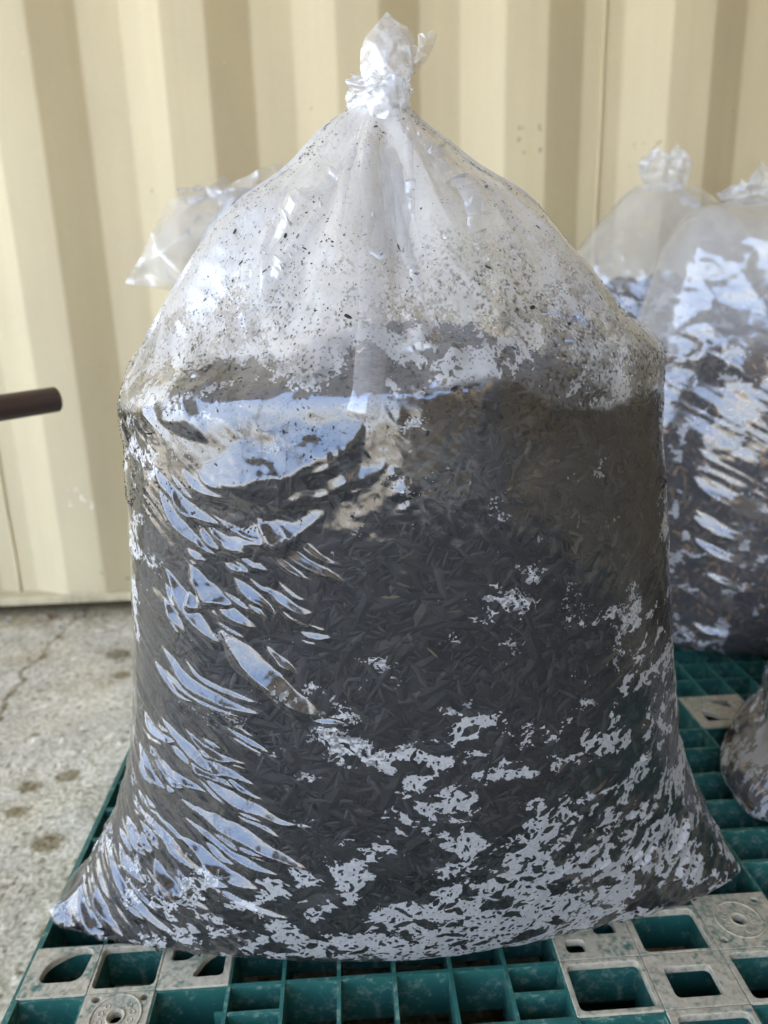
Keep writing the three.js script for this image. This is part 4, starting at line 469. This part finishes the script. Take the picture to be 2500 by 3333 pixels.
// ---------------------------------------------------------------- the other bags
const brownMat = new THREE.MeshStandardMaterial({ color: 0xffffff, roughness: .8 }), brownMass = new THREE.MeshStandardMaterial({ color: new THREE.Color().setRGB(.035, .024, .017), roughness: .85 });
function texBag(seed, fill, y0, y1, white, N = 768) {
  return dataTex(N, N, (i, j) => { const s = i / N, y = mix(y0, y1, j / N), up = ss(fill - .01, fill + .02, y + (fbm(s * 9 + seed, y * 9, 3) - .5) * .05); const n = clamp((rough(s * 40 + seed, y * 90, 6) - .5) * 2.4 + .5), dew = ss(-.06, .08, white - n) * (.8 + .3 * noise(s * 300, y * 500)); const tr = mix(.95 - .28 * dew, .84 - .14 * (fbm(s * 9, y * 14 + seed, 3) - .5), up); return [tr, mix(.2 + .5 * dew, .26, up), 0]; });
}
function otherBag(rows, o) {
  const b = new Bag(rows), f = new Folds(b), r = rng(o.seed); (o.folds ?? []).forEach(([w, ...p]) => f.ramp(p, w * .6)); (o.crests ?? []).forEach(([w, h, ...p]) => f.crest(p, w, h));
  const t = thing('plastic_bag', o.label, 'plastic bag'), mat = film(texBag(o.seed, o.fill, b.y0, b.y1, o.white));
  const mid = (rows[3][1] + rows[3][2]) / 2;
  const disp = (ph, y, p) => { const s = Math.sin(ph), e = ss(0, .3, Math.abs(s)), low = ss(b.y0, b.y0 + .012, y), up = ss(o.fill, o.fill + .05, y), sg = p[0] < mid ? .5 : -.4; const u = p[0] * Math.cos(sg) - y * Math.sin(sg), v = p[0] * Math.sin(sg) + y * Math.cos(sg); return low * ((fbm(p[0] * 26 + 9, y * 30 + p[2] * 26, 3) - .5) * (o.lumpy ?? 0) + f.height(p[0], y) * (s > 0 ? e : 0) + (1 - up) * ((ridged(u * 7 + o.seed, v * 60, 2) - .6) * .0022 + (ridged(u * 14 + o.seed, v * 150, 2) - .6) * .0012) + up * ((ridged(p[0] * 14 + y * 6 + o.seed, y * 9, 2) - .6) * .007 + (fbm(p[0] * 40, y * 40 + o.seed, 3) - .5) * .006) + (fbm(p[0] * 60 + o.seed, y * 60, 2) - .5) * .002); };
  part('bag_film', b.build(180, 70, 200, disp), mat, t);
  for (const [a, b] of o.sheets ?? []) part('loose_end', creased(a, b), filmClear, t);
  for (const e of o.ends ?? []) part('loose_end', gathered(...e), filmClear, t);
  const c = new THREE.Group(); c.name = numbered('compost'); c.userData = { label: o.inside, category: 'compost', kind: 'stuff' }; scene.add(c);
  part('compost_mass', filling(b, o.fill, .009, .03, o.seed), brownMass, c);
  const n = lining(b, o.n ?? 5200, .004, { mat: brownMat, seed: o.seed + 5, top: o.fill + .004, front: !o.round, len: .0080, tint: (k, r) => { const q = r(), v = .02 + .05 * r() * r(); if (q < .12) k.setRGB(v * 4.5 + .06, v * 2.6 + .03, v * 1.2 + .01); else if (q < .6) k.setRGB(v * 2.2, v * 1.6, v * 1.15); else k.setRGB(v * .7, v * .66, v * .66); } }); n.name = 'compost_piece'; n.userData.kind = 'stuff'; c.add(n);
  return t;
}
// right, standing before the far one
otherBag([[.1425, .345, .79, -.90, -.795, -1.02, 2.0], [.155, .330, .80, -.91, -.778, -1.03, 2.1], [.19, .325, .81, -.915, -.770, -1.04, 2.2], [.26, .322, .815, -.92, -.766, -1.05, 2.3], [.34, .325, .81, -.92, -.770, -1.05, 2.3], [.42, .330, .80, -.92, -.775, -1.05, 2.3], [.50, .355, .79, -.92, -.785, -1.045, 2.4], [.56, .371, .77, -.92, -.80, -1.035, 2.5], [.61, .384, .75, -.92, -.815, -1.02, 2.6], [.637, .396, .72, -.92, -.83, -1.0, 2.6], [.655, .412, .66, -.92, -.855, -.98, 2.3], [.668, .45, .58, -.92, -.88, -.955, 2], [.674, .485, .545, -.92, -.90, -.94, 2]],
  { seed: 140, fill: .50, white: .17, label: 'clear bag of brown compost with blue sheen, in front of the furthest bag', inside: 'brown compost and bark pieces in the bag in front of the furthest one', n: 7000,
    folds: [[120, [1560, 640], [1600, 720], [1640, 830]], [26, [1470, 1010], [1540, 1060], [1659, 1130]], [22, [1460, 1090], [1540, 1140], [1659, 1180]], [24, [1480, 1160], [1560, 1195], [1659, 1230]], [20, [1500, 1230], [1580, 1260], [1659, 1285]], [22, [1470, 1330], [1540, 1362], [1640, 1368]], [18, [1465, 1350], [1510, 1385], [1560, 1392]], [18, [1520, 880], [1580, 900], [1620, 930]]],
    crests: [[.003, .006, [1546, 560], [1530, 640], [1505, 760], [1490, 900]], [.003, .005, [1530, 560], [1580, 530], [1659, 500]], [.003, .005, [1590, 560], [1620, 640], [1640, 760]]],
    ends: [[[[.512, .666, -.92, .03], [.500, .672, -.915, .040], [.494, .682, -.91, .038], [.496, .692, -.905, .026]], .3, 61, .7, .012]] });
// right, furthest, against the wall
otherBag([[.1425, .33, .72, -1.20, -1.09, -1.31, 2.0], [.16, .315, .735, -1.20, -1.07, -1.33, 2.1], [.25, .31, .74, -1.20, -1.06, -1.335, 2.3], [.40, .31, .74, -1.20, -1.06, -1.335, 2.3], [.52, .325, .72, -1.20, -1.065, -1.33, 2.3], [.58, .342, .69, -1.20, -1.08, -1.32, 2.3], [.63, .368, .65, -1.20, -1.10, -1.31, 2.2], [.67, .397, .61, -1.20, -1.13, -1.28, 2.1], [.70, .425, .575, -1.20, -1.155, -1.25, 2], [.722, .455, .545, -1.20, -1.175, -1.225, 2]],
  { seed: 230, fill: .56, white: .3, label: 'furthest clear bag of compost, half hidden with its crumpled end raised against the wall', inside: 'compost in the furthest bag by the wall', n: 3600,
    crests: [[.005, .010, [1440, 440], [1380, 490], [1345, 560]], [.005, .008, [1345, 560], [1400, 545], [1470, 530]], [.005, .008, [1310, 600], [1360, 590], [1430, 600]], [.005, .008, [1330, 650], [1390, 630], [1440, 600]]],
    ends: [[[[.498, .716, -1.2, .026], [.490, .735, -1.195, .032], [.487, .752, -1.19, .030], [.487, .768, -1.19, .018]], .3, 71, .7, .008]] });
// behind the main bag, only its end shows
otherBag([[.1425, -.20, .07, -.88, -.80, -.98, 2.0], [.16, -.21, .085, -.88, -.785, -.99, 2.1], [.25, -.215, .09, -.88, -.78, -1.0, 2.3], [.40, -.21, .085, -.88, -.785, -1.0, 2.3], [.50, -.20, .08, -.88, -.79, -.99, 2.3], [.56, -.185, .06, -.87, -.80, -.97, 2.2], [.61, -.16, .02, -.86, -.81, -.94, 2.1], [.65, -.135, -.03, -.85, -.82, -.90, 2], [.672, -.115, -.07, -.845, -.825, -.87, 2]],
  { seed: 320, fill: .44, white: .3, label: 'bag behind the large biochar bag, its crumpled clear end flopping out beside it', inside: 'compost in the bag hidden behind the large biochar bag', n: 2400,
    sheets: [[[[270, 612, .80], [300, 560, .80], [330, 500, .79], [365, 432, .84], [440, 415, .83], [455, 430, .86], [530, 460, .84], [480, 560, .82], [420, 640, .82], [350, 625, .80]], [[345, 548, .77], [420, 520, .79], [400, 610, .77], [470, 500, .81], [390, 470, .81]]],
      [[[300, 575, .83], [380, 450, .86], [470, 420, .87], [540, 440, .87], [500, 560, .86], [400, 640, .85]], [[420, 500, .84], [440, 570, .86]]],
      [[[440, 415, .83], [480, 378, .82], [500, 396, .85], [560, 366, .83], [612, 350, .84], [610, 420, .85], [530, 480, .85], [470, 440, .83]], [[505, 430, .80], [545, 415, .82]]]],
    ends: [[[[-.093, .668, -.842, .024], [-.100, .676, -.838, .022], [-.112, .680, -.83, .026], [-.128, .676, -.822, .022]], .3, 81, .6, .008]] });
// right edge of the frame: a low bag whose corner lies on the pallet
otherBag([[.1425, .330, .62, -.525, -.49, -.66, 1.6], [.150, .322, .64, -.525, -.475, -.68, 1.6], [.162, .330, .65, -.53, -.468, -.69, 1.7], [.175, .350, .66, -.535, -.465, -.70, 1.8], [.188, .372, .66, -.545, -.462, -.70, 2.1], [.205, .382, .665, -.56, -.46, -.71, 2.2], [.225, .385, .665, -.56, -.46, -.71, 2.2], [.243, .390, .65, -.56, -.465, -.70, 2.2], [.256, .40, .62, -.56, -.48, -.68, 2.1], [.262, .44, .57, -.56, -.51, -.64, 2]],
  { seed: 410, fill: .25, lumpy: .022, white: .34, round: true, label: 'low bag of compost whose stuffed corner rests on the open pallet ribs', inside: 'brown compost in the low bag with a stuffed corner', n: 6000 });

// ---------------------------------------------------------------- steel pipe at the left
{
  const brown = new THREE.MeshPhysicalMaterial({ color: new THREE.Color().setRGB(.055, .032, .024), roughness: .42, clearcoat: .3, clearcoatRoughness: .35, bumpMap: dataTex(128, 128, (i, j) => { const v = fbm(i / 9, j / 9, 3); return [v, v, v]; }, false, true), bumpScale: .0012 }), rusty = new THREE.MeshStandardMaterial({ color: new THREE.Color().setRGB(.32, .2, .07), roughness: .9 });
  const t = thing('pipe_stand', 'brown steel pipe with an open end jutting in before the container wall', 'pipe stand');
  const A = new THREE.Vector3(-.316, .4758, -.85), dir = new THREE.Vector3(-.0665, -.0030, .065).normalize(), L = .62, B = A.clone().addScaledVector(dir, L);
  const q = new THREE.Quaternion().setFromUnitVectors(new THREE.Vector3(0, 1, 0), dir.clone().negate());
  const pipe = part('pipe', new THREE.LatheGeometry([[.0105, -L], [.0138, -L], [.0138, -.0015], [.0126, 0], [.0108, 0], [.0102, -.001], [.0102, -.06]].map(([x, y]) => new THREE.Vector2(x, y)), 40), brown, t); pipe.position.copy(A); pipe.quaternion.copy(q);
  const bore = part('bore', new THREE.LatheGeometry([[.01015, -.0012], [.01012, -.2], [0, -.2]].map(([x, y]) => new THREE.Vector2(x, y)), 32), rusty, pipe);
  const post = part('post', new THREE.CylinderGeometry(.016, .016, B.y + .03, 28), brown, t); post.position.set(B.x, (B.y + .03) / 2 + .006, B.z);
  part('base_plate', new RoundedBoxGeometry(.2, .012, .2, 2, .003), brown, t).position.set(B.x, .006, B.z);
}
// grit and small litter along the foot of the wall
{
  const r = rng(71), N = 520, g = new THREE.IcosahedronGeometry(1, 0), m = new THREE.InstancedMesh(g, new THREE.MeshStandardMaterial({ color: 0xffffff, roughness: .95 }), N), M = new THREE.Matrix4(), q = new THREE.Quaternion(), e = new THREE.Euler(), c = new THREE.Color();
  for (let k = 0; k < N; k++) { const s = (.0012 + .005 * r() * r() * r()) * (k < 26 ? 2 : 1), x = -.95 + r() * 1.7, z = WALL_Z + .004 + Math.pow(r(), 2.2) * (k % 5 ? .05 : .5); e.set(r() * 3, r() * 3, r() * 3); q.setFromEuler(e); M.compose(new THREE.Vector3(x, s * .45, z), q, new THREE.Vector3(s * (1 + r()), s * .7, s)); m.setMatrixAt(k, M); const v = .08 + .3 * r(); c.setRGB(v * 1.05, v, v * .88); m.setColorAt(k, c); }
  m.name = 'gravel'; m.userData = { kind: 'stuff', label: 'loose grit along the foot of the container wall', category: 'gravel' }; m.castShadow = m.receiveShadow = true; scene.add(m);
  const pts = [[0, 0], [.010, .006], [.022, .005], [.034, 0], [.024, -.006], [.010, -.007]], s = new THREE.Shape(pts.map(([x, y]) => new THREE.Vector2(x, y))), lg = new THREE.ExtrudeGeometry(s, { depth: .0006, bevelEnabled: false }); lg.rotateX(-Math.PI / 2); const p = lg.attributes.position; for (let i = 0; i < p.count; i++) p.setY(i, p.getY(i) + .004 * Math.sin(p.getX(i) * 90) + 18 * p.getZ(i) * p.getZ(i)); lg.computeVertexNormals();
  const leaf = part('dry_leaf', lg, new THREE.MeshStandardMaterial({ color: new THREE.Color().setRGB(.16, .085, .04), roughness: .9 }), scene); leaf.position.set(-.585, .0012, -1.375); leaf.rotation.y = -1.1; leaf.userData = { label: 'small dry brown leaf on the concrete at the foot of the wall', category: 'leaf' };
}
renderer.render(scene, camera);
